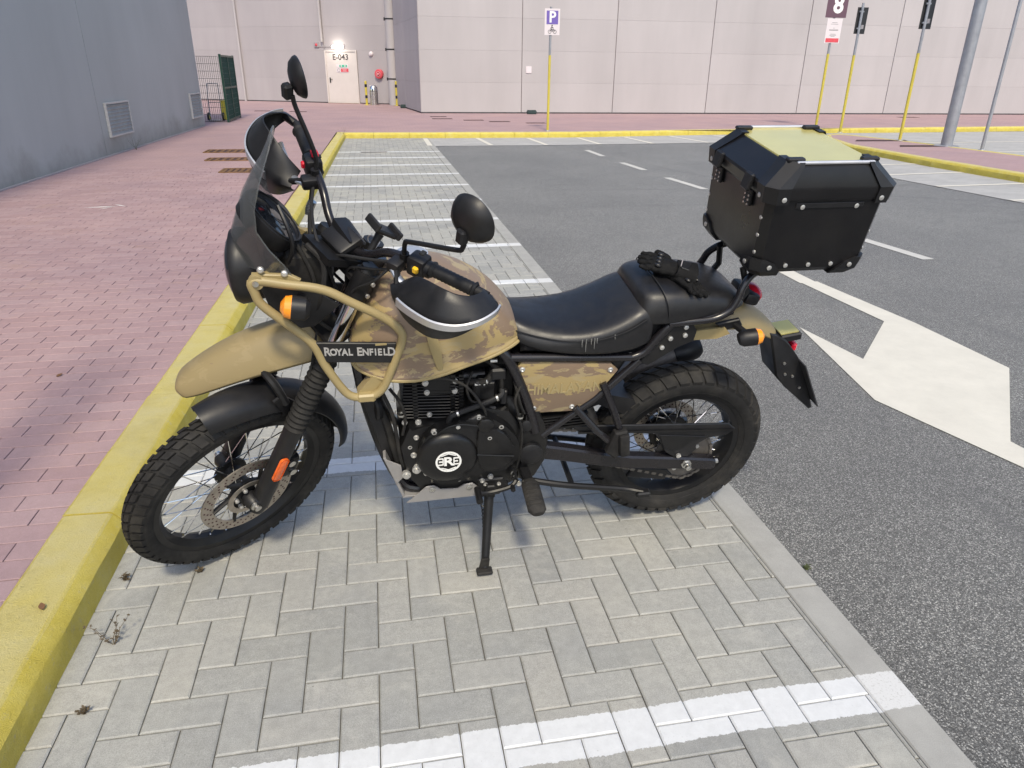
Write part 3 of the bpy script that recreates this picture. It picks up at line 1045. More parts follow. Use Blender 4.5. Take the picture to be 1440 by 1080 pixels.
mb = MB()
mb.lathe([(.1, 0), (.1, .03), (.07, .08), (.02, .1)], onB(DT + 2.33, 2.16, 0), N3, 18)
tag(mb.build('round_wall_light', M['sign_white']), 'small round unlit white wall light right of the door', 'wall light')
hr = empty('hose_reel', onB(DT + 2.69, 1.36, 0))
tag(hr, 'round red fire hose reel on the wall beside the door', 'hose reel')
mb = MB()
mb.lathe([(.19, 0), (.19, .12), (.15, .14), (.06, .13), (.05, .17)], onB(DT + 2.69, 1.36, 0), N3, 28)
loc(mb.build('drum', M['sign_red'], hr), hr)
mb = MB()
mb.ring([(.09, .145), (.10, .145), (.10, .155), (.09, .155)], onB(DT + 2.69, 1.36, 0), N3, 24)
mb.lathe([(.03, .17), (.02, .185)], onB(DT + 2.69, 1.36, 0), N3, 12)
loc(mb.build('hub', M['sign_white'], hr), hr)
for s, z0, z1, nm, lb in ((5.3, .12, 8.5, 'downpipe', 'slim pale downpipe on the recessed wall left of the mirror'), (DT - .05, 2.64, 8.5, 'downpipe', 'slim pale conduit pipe running up above the red alarm box')):
    mb = MB()
    mb.tube([onB(s, z0, .07), onB(s, z1, .07)], .055, 10)
    o = mb.build(nm, M['cladding'], None)
    tag(o, lb, 'pipe')

pp = empty('round_column', (1.0, 33.8, .118))
tag(pp, 'thick pale round column in the corner beside the door', 'column')
mb = MB()
mb.tube([(1.0, 33.8, .118), (1.0, 33.8, 8.6)], .215, 20)
loc(mb.build('shaft', M['cladding'], pp), pp)
for z in (1.15, 2.3, 3.45):
    mb = MB()
    mb.ring([(.216, z), (.225, z), (.225, z + .05), (.216, z + .05)], (1.0, 33.8, 0), (0, 0, 1), 20)
    for sx in (-1, 1):
        mb.box((1.0 + sx * .245, 33.8, z + .02), (.05, .06, .12))
    loc(mb.build('clamp', M['black_plastic'], pp), pp)

def bollard(x, y, label):
    e = empty('bollard', (x, y, .118))
    tag(e, label, 'bollard', 'striped bollards by the door')
    mb = MB()
    mb.tube([(0, 0, 0), (0, 0, .95), (0, 0, .97)], [.05, .05, .03], 14)
    mb.build('post', M['pole_yellow'], e)
    for z in (.28, .72):
        mb = MB()
        mb.ring([(.0505, z), (.053, z), (.053, z + .12), (.0505, z + .12)], (0, 0, 0), (0, 0, 1), 14)
        mb.build('black_band', M['black_plastic'], e)
    mb = MB()
    mb.lathe([(.12, 0), (.12, .01), (.05, .02)], (0, 0, 0), (0, 0, 1), 14)
    mb.build('base_plate', M['pole_yellow'], e)
bollard(-.18, 33.9, 'yellow and black bollard left of the steel bin')
bollard(1.10, 33.45, 'yellow and black bollard in front of the round column')
bn = empty('litter_bin', (.14, 34.0, .118))
tag(bn, 'stainless steel domed litter bin between the bollards', 'litter bin')
mb = MB()
mb.lathe([(.18, 0), (.18, .55)], (0, 0, 0), (0, 0, 1), 24)
mb.build('body', M['steel'], bn)
mb = MB()
mb.lathe([(.183, .555), (.183, .62), (.17, .72), (.12, .78), (.03, .80)], (0, 0, 0), (0, 0, 1), 24)
mb.build('dome', M['chrome'], bn)

# utility bits at the warehouse
mb = MB()
v = A0 + dA * 3.87 + nA * .0
mb.box((v.x, v.y - .01, 1.58), (.2, .02, .22), .004)
tag(mb.build('wall_notice', M['sign_white']), 'small blank white square notice on the warehouse wall', 'notice')
def bait(x, y, lb):
    e = empty('bait_box', (x, y, .118))
    tag(e, lb, 'bait box', 'bait boxes along the walls')
    mb = MB()
    mb.box((0, 0, .06), (.34, .2, .11), .02)
    mb.build('body', M['bin_green'], e)
    mb = MB()
    mb.box((0, 0, .127), (.30, .18, .02), .008)
    mb.build('lid', M['bin_green'], e)
bait(5.66, 26.9, 'dark green bait box at the warehouse wall near the parking sign')
bait(1.32, 31.2, 'dark bait box in the recess beside the side wall')
for i, (x0, x1, y, lb) in enumerate(((1.9, 2.44, 25.35, 'dark drain slot nearest the warehouse corner'), (1.88, 2.51, 24.2, 'dark drain slot just in front of the corner slot'), (2.79, 3.41, 23.47, 'third dark drain slot from the warehouse corner'), (3.49, 4.12, 22.78, 'fourth dark drain slot from the warehouse corner'), (4.5, 5.08, 22.1, 'dark drain slot beside the parking sign pole'), (19.0, 19.75, 24.9, 'dark drain slot far right beyond the sign poles'), (-4.16, -3.62, 28.85, 'dark drain slot left of the numbered door'), (-2.9, -2.3, 28.4, 'dark drain slot straight below the right mirror'))):
    mb = MB()
    mb.box(((x0 + x1) / 2, y, .119), (x1 - x0, .30, .012), .002)
    for k in range(5):
        mb.box((x0 + (x1 - x0) * (k + .5) / 5, y, .1255), (.02, .24, .004))
    tag(mb.build('drain_slot', M['slot']), lb, 'drain', 'drain slots in the red pavement')
for i, (x0, x1, y0, y1, lb) in enumerate(((-3.03, -2.0, 14.25, 14.75, 'rusty brown pavement grate, farthest of three'), (-2.75, -1.75, 12.95, 13.35, 'rusty brown pavement grate, middle of three'), (-2.25, -1.5, 11.40, 11.85, 'rusty brown pavement grate, nearest of three'))):
    e = empty('pavement_grate', ((x0 + x1) / 2, (y0 + y1) / 2, .118))
    tag(e, lb, 'grate', 'grates in the red pavement')
    mb = MB()
    dx, dy = (x1 - x0) / 2, (y1 - y0) / 2
    for (cx, cy, lx, ly) in ((0, dy, 2 * dx, .03), (0, -dy, 2 * dx, .03), (dx, 0, .03, 2 * dy - .03), (-dx, 0, .03, 2 * dy - .03)):
        mb.box((cx, cy, .006), (lx, ly, .014))
    mb.build('frame', M['rust'], e)
    for k in range(9):
        mb = MB()
        mb.box((-dx + (k + .5) * 2 * dx / 9, 0, .005), (.05, 2 * dy - .04, .01))
        mb.build('bar', M['rust'], e)
    mb = MB()
    mb.box((0, 0, .001), (2 * dx - .03, 2 * dy - .03, .003))
    mb.build('pit', M['slot'], e)

# grey building on the left
gb = empty('grey_building', (0, 0, 0))
tag(gb, 'blue grey rendered building with wall vents on the left', 'building')
G0, G1 = Vector((-4.72, -4.0)), Vector((-4.36, 21.25))
dG = (G1 - G0).normalized()
nG = Vector((dG.y, -dG.x))
LG = (G1 - G0).length
def onG(s, z, out=0):
    v = G0 + dG * s + nG * out
    return Vector((v.x, v.y, z))
mb = MB()
sj = 13.72 + 4.0
for s0, s1 in ((0, sj - 4.9 - .006), (sj - 4.9 + .006, sj - .008), (sj + .008, LG)):
    m2 = MB()
    a, b_ = G0 + dG * s0, G0 + dG * s1
    m2.prism([(a.x, a.y), (b_.x, b_.y), ((b_ - nG * .3).x, (b_ - nG * .3).y), ((a - nG * .3).x, (a - nG * .3).y)], (0, 0, .118), (1, 0, 0), (0, 1, 0), (0, 0, 1), 7.0)
    m2.build('wall_panel', M['grey_render'], gb)
a, b_ = G0, G0 + dG * (LG - .02)
mb.prism([((a - nG * .02).x, (a - nG * .02).y), ((b_ - nG * .02).x, (b_ - nG * .02).y), ((b_ - nG * 9).x, (b_ - nG * 9).y), ((a - nG * 9).x, (a - nG * 9).y)], (0, 0, .118), (1, 0, 0), (0, 1, 0), (0, 0, 1), 6.9)
mb.build('core_wall', M['cladding_dark'], gb)
mb = MB()
mb.box(onG(LG / 2, .128, .012), (.03, LG - .2, .025), .004, Matrix.Rotation(-math.atan2(dG.x, dG.y), 3, 'Z'))
mb.build('wall_skirting', M['sign_grey'], gb)
GR = Matrix((Vector((dG.x, dG.y, 0)), Vector((-nG.x, -nG.y, 0)), Z3)).transposed()
for s0, s1, z0, z1 in ((18.02, 19.22, .42, .95), (23.95, 25.0, .38, .93)):
    mb = MB()
    mb.box(onG((s0 + s1) / 2, (z0 + z1) / 2, .008), (s1 - s0, .012, z1 - z0), 0, GR)
    vt = mb.build('vent', M['vent'], gb)
    for k in range(9):
        mb = MB()
        rr = GR @ Matrix.Rotation(R(35), 3, 'X')
        mb.box(onG((s0 + s1) / 2, z0 + (k + .5) * (z1 - z0) / 9, .024), (s1 - s0 - .04, .036, .006), 0, rr)
        mb.build('louvre', M['vent'], vt)
    mb = MB()
    for (cs, cz, ls, lz) in (((s0 + s1) / 2, z1, s1 - s0 + .04, .03), ((s0 + s1) / 2, z0, s1 - s0 + .04, .03), (s0, (z0 + z1) / 2, .03, z1 - z0 - .03), (s1, (z0 + z1) / 2, .03, z1 - z0 - .03)):
        mb.box(onG(cs, cz, .022), (ls, .044, lz), .003, GR)
    mb.build('vent_frame', M['vent_frame'], vt)

# mesh fence gate
gt = empty('mesh_gate', (-4.0, 22.6, .118))
tag(gt, 'tall dark green framed wire mesh gate standing open by the grey building', 'gate')
def wires(mb, o, U, L, H, nv, nh, r=.004):
    o, U = Vector(o), Vector(U).normalized()
    for k in range(nv + 1):
        p = o + U * (L * k / nv)
        mb.tube([p, p + Vector((0, 0, H))], r, 4)
    for k in range(nh + 1):
        p = o + Vector((0, 0, H * k / nh))
        mb.tube([p, p + U * L], r, 4)
D2 = Vector((-.05, 2.35, 0)).normalized()
mb = MB()
wires(mb, (0, 0, .03), D2, 2.3, 1.66, 44, 12, .006)
g2 = mb.build('mesh_panel', M['gate_green'], gt)
mb = MB()
for p, q in (((0, 0, 0), (0, 0, 1.76)), (D2 * 2.35, D2 * 2.35 + Vector((0, 0, 1.76))), (D2 * 1.18 + Vector((0, 0, .05)), D2 * 1.18 + Vector((0, 0, 1.7)))):
    mb.beam(p, q, .06, .06, .004, (1, 0, 0))
for z in (.05, .9, 1.72):
    mb.beam(Vector((0, 0, z)) + D2 * .03, D2 * 2.32 + Vector((0, 0, z)), .05, .05)
mb.build('frame', M['gate_green'], gt)
ff = empty('mesh_fence', (-4.06, 22.62, .118))
tag(ff, 'thin wire mesh fence panel between gate and grey building', 'fence')
mb = MB()
wires(mb, (0, 0, .02), (-1, .02, 0), 2.6, 1.68, 52, 9, .0045)
mb.build('mesh_panel', M['wire'], ff)
mb = MB()
mb.tube([(-2.6, .05, 0), (-2.6, .05, 1.75)], .03, 8)
mb.build('post', M['gate_green'], ff)
ht = empty('hand_truck', (-4.45, 23.3, .118))
tag(ht, 'small hand truck with yellow wheel behind the wire fence', 'hand truck')
mb = MB()
for s in (-.16, .16):
    mb.tube(spl([(s, 0, .12), (s, .04, .6), (s * .9, .12, 1.0)], 4), .014, 6)
mb.tube([(-.145, .12, 1.0), (.145, .12, 1.0)], .014, 6)
mb.tube([(-.16, .03, .5), (.16, .03, .5)], .012, 6)
mb.build('frame', M['galv'], ht)
mb = MB()
mb.box((.0, -.13, .03), (.36, .24, .012))
mb.build('toe_plate', M['galv'], ht)
for s in (-.2, .2):
    mb = MB()
    mb.ring([(.07, -.02), (.11, -.025), (.115, 0), (.11, .025), (.07, .02)], (s, .03, .115), (1, 0, 0), 20)
    wl = mb.build('wheel', M['rubber'], ht)
    mb = MB()
    mb.lathe([(.069, -.02), (.069, .02)], (s, .03, .115), (1, 0, 0), 16)
    mb.build('rim', M['plastic_yellow'], wl)
cr = empty('yellow_crate', (-4.22, 24.0, .118))
tag(cr, 'pale yellow crate standing behind the mesh gate', 'crate')
mb = MB()
mb.box((0, 0, .25), (.3, .5, .5), .02)
mb.build('body', M['plastic_yellow'], cr)
mb = MB()
mb.box((0, 0, .515), (.33, .53, .03), .01)
mb.build('rim', M['plastic_yellow'], cr)

# ------------------------------------------------------------------ poles and signs
def pole(name, x, y, z0, h, r, label, cat, mats, split=None, group=None):
    e = empty(name, (x, y, z0))
    tag(e, label, cat, group)
    if split:
        mb = MB()
        mb.tube([(0, 0, 0), (0, 0, split)], r * 1.08, 12)
        mb.build('painted_sleeve', mats[1], e)
        mb = MB()
        mb.tube([(0, 0, split), (0, 0, h)], r, 12)
        mb.build('post', mats[0], e)
    else:
        mb = MB()
        mb.tube([(0, 0, 0), (0, 0, h)], r, 16)
        mb.build('post', mats[0], e)
    mb = MB()
    mb.lathe([(r * 2.2, 0), (r * 2.0, .012), (r * 1.1, .02)], (0, 0, 0), (0, 0, 1), 16)
    mb.build('base_collar', mats[0], e)
    return e
def board(e, name, x0, x1, z0, z1, y, mat, th=.006, back=None):
    mb = MB()
    mb.box(((x0 + x1) / 2, y, (z0 + z1) / 2), (x1 - x0, th, z1 - z0), .002)
    return mb.build(name, mat, e)
ps = pole('parking_sign', 4.45, 19.09, .118, 2.85, .03, 'cycle parking sign with purple P on a yellow pole', 'sign', (M['galv'], M['pole_yellow']), 1.78)
sgn = board(ps, 'sign_board', -.16, .22, 2.23, 2.81, -.04, M['sign_white'])
pb_ = board(sgn, 'blue_field', -.115, .175, 2.47, 2.765, -.0465, M['sign_purple'], .004)
mb = MB()
add_text(mb, 'P', .34, (.03, -.0495, 2.617), (1, 0, 0), (0, 0, 1), .001, 1.0, 1.0, .008)
mb.build('letter', M['white'], sgn)
mb = MB()
yb = -.046
def stroke(P, r): mb.tube([(x, yb, z) for x, z in P], r, 6)
for cx in (-.03, .10):
    mb.ring([(.034, -.003), (.042, -.003), (.042, .003), (.034, .003)], (cx, yb, 2.305), (0, 1, 0), 18)
stroke([(-.03, 2.305), (.0, 2.36), (.075, 2.36), (.10, 2.305)], .005)
stroke([(.0, 2.36), (.035, 2.305), (.075, 2.36)], .005)
stroke([(-.005, 2.375), (.02, 2.415), (.06, 2.385)], .010)
stroke([(.0, 2.37), (.04, 2.345), (.03, 2.31)], .007)
mb.ball((.028, yb, 2.442), (.018, .004, .018), 10, 6)
mb.build('cyclist_pictogram', M['dark_text'], sgn)

e8 = pole('bay_sign', 12.85, 20.36, .118, 3.7, .034, 'maroon sign with white number eight above a white notice', 'sign', (M['galv'], M['pole_yellow']), 1.95)
s8 = board(e8, 'number_board', -.31, .32, 2.86, 3.55, -.05, M['sign_maroon'])
mb = MB()
add_text(mb, '8', .60, (.04, -.0545, 3.17), (1, 0, 0), (0, 0, 1), .001, 1.0, 1.0, .02)
mb.build('numeral', M['white'], s8)
s9 = board(e8, 'notice_board', -.22, .24, 2.22, 2.84, -.05, M['sign_white'])
board(s9, 'red_field', -.19, .21, 2.24, 2.345, -.0555, M['sign_red'], .004)
mb = MB()
for z, wdt in ((2.74, .16), (2.70, .22), (2.60, .05), (2.56, .28), (2.545, .28), (2.45, .16), (2.42, .2), (2.39, .12)):
    mb.box((.01, -.054, z), (wdt, .003, .012))
mb.build('print_line', M['sign_grey'], s9)

for (x, y, lb) in ((12.22, 18.2, 'black-backed sign on the yellow pole at the island tip'), (12.20, 15.8, 'black-backed sign on the yellow pole next to the thick lamp post')):
    e = pole('reversed_sign', x, y, .118, 3.05, .032, lb, 'sign', (M['galv'], M['pole_yellow']), 1.87, 'signs seen from behind')
    mb = MB()
    mb.box((.05, .045, 2.66), (.30, .008, .60), .003)
    s_ = mb.build('sign_board', M['sign_back'], e)
    mb = MB()
    for z in (2.48, 2.86):
        mb.box((.0, .012, z), (.11, .05, .035), .004)
    mb.build('clamp', M['galv'], s_)
    mb = MB()
    mb.box((.11, .0395, 2.52), (.07, .003, .09))
    mb.build('sticker', M['sign_grey'], s_)
pole('lamp_post', 12.35, 14.47, .118, 8.0, .118, 'thick grey galvanised lamp post on the island', 'lamp post', (M['galv'],))
pole('slim_post', 12.42, 13.54, .118, 4.2, .034, 'slim bare grey post on the island right of the lamp post', 'post', (M['galv'],))
for (x, y, rx, lb) in ((11.7, 15.85, .75, 'dark earth pit around the yellow pole on the island'), (11.8, 14.5, .7, 'dark earth pit beside the thick lamp post')):
    sheet('tree_pit', [(x - rx, y - .18), (x + rx * .8, y - .22), (x + rx, y + .1), (x - rx * .6, y + .2)], .1215, M['slot'])
# post beside the pavement whose shadow falls across the red bricks
pole('pavement_post', -1.58, 0.9, .118, 3.6, .085, 'grey post at the pavement edge outside the left frame', 'post', (M['galv'],))

# ------------------------------------------------------------------ MOTORCYCLE
PSI, LAM, DEL, PIT = 0.010114063, 0.194839007, 0.640467667, 0.003586438
bike = empty('motorcycle', (0, 0, 0))
f = Vector((-math.cos(PSI), -math.sin(PSI), 0))
l = Vector((math.sin(PSI), -math.cos(PSI), 0))
u = Vector((0, 0, 1))
l2 = l * math.cos(LAM) - u * math.sin(LAM)
u2 = u * math.cos(LAM) + l * math.sin(LAM)
f3 = f * math.cos(PIT) - u2 * math.sin(PIT)
u3 = u2 * math.cos(PIT) + f * math.sin(PIT)
BM = Matrix.Translation((0.984858, 2.181767, 0.004)) @ Matrix((f3, l2, u3)).transposed().to_4x4()
bike.matrix_world = BM
tag(bike, 'tan camouflage adventure motorcycle leaning on its side stand', 'motorcycle')
RK = R(26.5)
SD = Vector((-math.sin(RK), 0, math.cos(RK)))
GP = Vector((1.597, 0, 0))
STEER = Matrix.Translation(GP) @ Matrix.Rotation(DEL, 4, SD) @ Matrix.Translation(-GP)

def P_(mb, name, mat, parent=bike, steer=False, sub=0, smooth=35):
    return mb.build(name, mat, parent, smooth, sub, steer)

# ---- wheels
def tyre_r(b, R0, bw, drop):
    return R0 - drop * (abs(b) / bw) ** 2.3
def make_wheel(name, ca, cc, R0, bw, drop, rim_r, N, steer, hub_r, wd):
    o = (ca, 0, cc)
    ax = (0, 1, 0)
    mb = MB()
    mb.lathe([(.012, -.055), (hub_r + .018, -.05), (hub_r + .018, -.042), (hub_r, -.036), (hub_r * .85, 0), (hub_r, .036), (hub_r + .018, .042), (hub_r + .018, .05), (.012, .055)], o, ax, 28)
    part = P_(mb, name, M['black_metal'], bike, steer)
    # tyre carcass
    prof = []
    rin = rim_r + .004
    kn = 0.0075
    outer = [(tyre_r(b, R0 - kn, bw, drop), b) for b in [bw * k / 8 for k in range(-8, 9)]]
    rs = outer[0][0]
    prof = [(rin, -wd * .62), (rin + (rs - rin) * .35, -bw * .98), (rin + (rs - rin) * .75, -bw * 1.04)] + outer + [(rin + (rs - rin) * .75, bw * 1.04), (rin + (rs - rin) * .35, bw * .98), (rin, wd * .62)]
    mb = MB()
    mb.ring(prof, o, ax, 90)
    for sgn in (-1, 1):     # moulded rings on the sidewall
        mb.ring([(rin + .014, sgn * bw * .90), (rin + .017, sgn * bw * .975), (rin + .02, sgn * bw * .93)], o, ax, 90)
    ty = P_(mb, 'tyre', M['rubber'], part, False, 0, 45)
    # tread blocks
    mb = MB()
    def block(t0, t1, b0, b1, skew=0.0, side=0):
        nb = 3
        vs = []
        for lay_, ins in ((-.007, 0.0), (kn, 0.0016)):
            for k in range(nb + 1):
                bb = b0 + (b1 - b0) * k / nb
                bi = min(max(bb, min(b0, b1) + ins), max(b0, b1) - ins)
                sh = skew * (k / nb - .5)
                for tt in (t0 + ins / R0, t1 - ins / R0):
                    r_ = tyre_r(bi, R0 - kn, bw, drop) + lay_
                    a_ = tt + sh
                    off = 0.0
                    vs.append((ca + r_ * math.cos(a_), bi * (1.0 if lay_ < 0 else 1.0) + (math.copysign(.004, bi) if (abs(bi) > bw * .9 and lay_ > 0) else 0), cc + r_ * math.sin(a_)))
        n = 2 * (nb + 1)
        F = []
        for k in range(nb):
            F.append((n + 2 * k, n + 2 * k + 1, n + 2 * k + 3, n + 2 * k + 2))
            F.append((2 * k, 2 * k + 2, n + 2 * k + 2, n + 2 * k))
            F.append((2 * k + 1, n + 2 * k + 1, n + 2 * k + 3, 2 * k + 3))
        F.append((0, n, n + 1, 1))
        F.append((n - 2, n - 1, 2 * n - 1, 2 * n - 2))
        mb.add(vs, F)
    for k in range(N):
        t0 = 2 * math.pi * k / N
        p_ = 2 * math.pi / N
        for s in (-1, 1):
            q = t0 + (p_ * .5 if s > 0 else 0)
            block(q + p_ * .07, q + p_ * .86, s * bw * .03, s * bw * .46, s * p_ * .35)
            block(q + p_ * .30, q + p_ * 1.06, s * bw * .52, s * bw * 1.0, s * p_ * .25)
    P_(mb, 'tread', M['rubber'], ty.parent, False, 0, 20)['kind'] = 'stuff'
    # rim
    mb = MB()
    mb.ring([(rim_r + .006, -wd * .6), (rim_r + .006, -wd * .54), (rim_r - .010, -wd * .5), (rim_r - .022, -wd * .15), (rim_r - .022, wd * .15), (rim_r - .010, wd * .5), (rim_r + .006, wd * .54), (rim_r + .006, wd * .6), (rim_r - .014, wd * .56), (rim_r - .029, wd * .2), (rim_r - .029, -wd * .2), (rim_r - .014, -wd * .56)], o, ax, 80)
    P_(mb, 'rim', M['black_metal'], part)
    # spokes, four kinds turned about the axle
    kinds = []
    for s in (-1, 1):
        for lead in (-1, 1):
            mb = MB()
            h = hub_r + .012
            p = Vector((h * math.cos(lead * .15), s * (.046 + lead * .004), h * math.sin(lead * .15)))
            ang = lead * R(38)
            q = Vector(((rim_r - .024) * math.cos(ang), s * .006, (rim_r - .024) * math.sin(ang)))
            mb.tube([p, q], .0019, 5)
            mb.tube([q, q + (p - q).normalized() * .018], .0034, 6)
            me = mb.mesh('spoke')
            me.materials.append(M['chrome'])
            kinds.append(me)
    for j, me in enumerate(kinds):
        for k in range(9):
            so_ = bpy.data.objects.new('spoke', me)
            ang = 2 * math.pi * (k + (0.5 if j >= 2 else 0) + (.22 if j % 2 else 0)) / 9
            so_.matrix_local = Matrix.Translation(o) @ Matrix.Rotation(ang, 4, 'Y')
            link(so_, part)
    return part
fw = make_wheel('front_wheel', 1.485, .345, .347, .045, .030, .272, 54, True, .035, .055)
rwheel = make_wheel('rear_wheel', 0, .322, .324, .060, .036, .222, 40, False, .055, .075)

# front brake disc
def disc_part(parent, o, b, r0, r1, holes):
    mb = MB()
    mb.ring([(r0, b - .002), (r1, b - .002), (r1, b + .002), (r0, b + .002)], o, (0, 1, 0), 64)
    d = P_(mb, 'brake_disc', M['disc'], parent)
    mb = MB()
    for k in range(holes):
        for j, rr in enumerate((.25, .5, .75)):
            a_ = 2 * math.pi * (k + j * .33) / holes
            r_ = r0 + (r1 - r0) * rr
            mb.lathe([(.0032, -.0026), (.0032, .0026)], (o[0] + r_ * math.cos(a_), b, o[2] + r_ * math.sin(a_)), (0, 1, 0), 8)
    P_(mb, 'disc_holes', M['slot'], parent)['kind'] = 'stuff'
    mb = MB()
    for k in range(6):
        a_ = 2 * math.pi * k / 6
        a2 = a_ + .5
        p = Vector((o[0] + r0 * 1.02 * math.cos(a_), b, o[2] + r0 * 1.02 * math.sin(a_)))
        q = Vector((o[0] + .05 * math.cos(a2), b - .004, o[2] + .05 * math.sin(a2)))
        mb.tube([p, q], .009, 8, False, .5)
    mb.lathe([(.062, b - .012), (.062, b - .002), (.035, b + .004)], (o[0], 0, o[2]), (0, 1, 0), 24)
    P_(mb, 'disc_carrier', M['black_metal'], parent)
    return d
disc_part(fw, (1.485, 0, .345), .062, .112, .150, 30)
mb = MB()
mb.ring([(.052, .070), (.070, .070), (.070, .0725), (.052, .0725)], (1.485, 0, .345), (0, 1, 0), 40)
P_(mb, 'sensor_ring', M['disc'], fw)
mb = MB()
for k in range(6):
    a_ = 2 * math.pi * k / 6 + .3
    mb.lathe([(.007, .066), (.007, .078), (.004, .08)], (1.485 + .042 * math.cos(a_), 0, .345 + .042 * math.sin(a_)), (0, 1, 0), 8)
P_(mb, 'bolt', M['bolt'], fw)
disc_part(rwheel, (0, 0, .322), -.075, .085, .12, 24)

# ---- fork
def fork_a(c): return 1.4585 - .500 * (c - .345)
for s in (1, -1):
    b = .098 * s
    mb = MB()
    pts = [(.30, .022), (.33, .03), (.40, .029), (.58, .028), (.62, .030)]
    mb.tube([(fork_a(c), b, c) for c, r in pts], [r for c, r in pts], 16)
    mb.tube([(fork_a(.345) - .01, b, .34), (1.485, b, .345)], .026, 14)
    mb.lathe([(.024, -.03), (.026, .0), (.02, .012)], (1.485, b, .345), (0, s, 0), 16)
    fl = P_(mb, 'fork_leg', M['black_plastic'], bike, True)
    mb = MB()
    pp_, rr_ = [], []
    for k in range(29):
        c = .615 + k * .0085
        pp_.append((fork_a(c), b, c))
        rr_.append(.034 if k % 2 == 0 else .0285)
    mb.tube(pp_, rr_, 16)
    P_(mb, 'gaiter', M['rubber'], fl, False, 0, 20)
    mb = MB()
    mb.tube([(fork_a(.84), b, .84), (fork_a(1.06), b, 1.06)], .0205, 18)
    P_(mb, 'stanchion', M['chrome'], fl)
    mb = MB()
    mb.tube([(fork_a(1.03), b, 1.03), (fork_a(1.105), b, 1.105)], .031, 16)
    mb.tube([(fork_a(1.105), b, 1.105), (fork_a(1.118), b, 1.118)], [.024, .020], 16)
    P_(mb, 'fork_clamp', M['black_metal'], fl)
    mb = MB()
    for c in (1.052, 1.085):
        mb.lathe([(.006, 0), (.006, .008)], (fork_a(c) - .004, b + s * .029, c), (0, s, 0), 8)
    P_(mb, 'clamp_bolt', M['bolt'], fl)
    # axle end
    mb = MB()
    mb.lathe([(.017, .0), (.017, .006), (.011, .009), (.011, .018), (.006, .019)], (1.485, b + s * .012, .345), (0, s, 0), 16)
    P_(mb, 'axle_end', M['steel'], fl)
    # side reflector
    mb = MB()
    cx = [(fork_a(.49), b + s * .030, .49)]
    up = Vector((-.447, 0, .894))
    rot = Matrix((Vector((.894, 0, .447)), Vector((0, 1, 0)), up)).transposed()
    mb.box((fork_a(.488) + .012, b + s * .031, .488), (.030, .010, .088), .009, rot, 3)
    P_(mb, 'reflector', M['reflector'], fl)
# calliper on the left leg
mb = MB()
mb.box((1.352, .073, .42), (.06, .05, .085), .012, Matrix.Rotation(R(-20), 3, 'Y'), 2)
cal = P_(mb, 'brake_calliper', M['black_metal'], bike, True)
mb = MB()
for dz in (-.02, .025):
    mb.lathe([(.012, 0), (.012, .008), (.008, .01)], (1.347, .098, .42 + dz), (0, 1, 0), 12)
P_(mb, 'calliper_piston', M['steel'], cal)
mb = MB()
mb.tube(spl([(1.352, .09, .46), (1.33, .11, .52), (1.31, .115, .60), (1.27, .10, .78), (1.22, .07, .93)], 5), .0035, 6)
P_(mb, 'brake_hose', M['rubber'], bike, True)
# axle spacers
mb = MB()
mb.tube([(1.485, -.1, .345), (1.485, .1, .345)], .013, 12)
P_(mb, 'front_axle', M['black_metal'], bike, True)
# yokes
mb = MB()
mb.side([(1.06, 1.10), (1.17, 1.155), (1.175, 1.135), (1.06, 1.075)], -.06, .12, 0)
for c in (1.08, .90):
    a = fork_a(c)
    mb.box((a - .012, 0, c + .004), (.075, .23, .03), .008, Matrix.Rotation(R(26), 3, 'Y'))
mb.tube([(1.10, 0, .86), (.99, 0, 1.10)], .03, 14)
P_(mb, 'steering_yoke', M['black_metal'], bike, True)
mb = MB()
mb.lathe([(.017, 0), (.017, .012), (.008, .013)], (1.075, 0, 1.108), SD, 6)
P_(mb, 'stem_nut', M['chrome'], bike, True)

# ---- lower front mudguard (black) hugging the tyre
def mudguard(name, ca, cc, r, w_, a0, a1, drop, mat, steer, n=18, taper=0.0, flare=0.0):
    mb = MB()
    rings = []
    for k in range(n + 1):
        t_ = k / n
        an = R(a0 + (a1 - a0) * t_)
        ww = w_ * (1 - taper * max(0, (abs(t_ - .5) - .3) / .2) ** 2 * .5)
        rr = r + flare * (1 - t_) ** 2
        ring_ = []
        for j in range(9):
            q = -1 + j / 4
            bb = ww * math.sin(q * math.pi / 2 * .98)
            dr_ = drop * (1 - math.cos(q * math.pi / 2)) ** 1.1
            ring_.append((rr - dr_, bb))
        full = ring_ + [(rad - .004, bb * .955) for rad, bb in ring_[::-1]]
        rings.append([(ca + rad * math.cos(an), bb, cc + rad * math.sin(an)) for rad, bb in full])
    mb.loft(rings)
    return P_(mb, name, mat, bike, steer, 0, 50)
mg = mudguard('front_mudguard', 1.485, .345, .394, .064, 80, 186, .050, M['black_plastic'], True, 26, .4, .01)
mb = MB()
for s in (1, -1):
    mb.side([(1.27, .64), (1.335, .735), (1.365, .725), (1.33, .63)], s * .064 - .004, .008)
mb.tube(spl([(1.33, .07, .70), (1.345, .05, .765), (1.35, 0, .78), (1.345, -.05, .765), (1.33, -.07, .70)], 5), .012, 8)
P_(mb, 'mudguard_brace', M['black_metal'], bike, True)

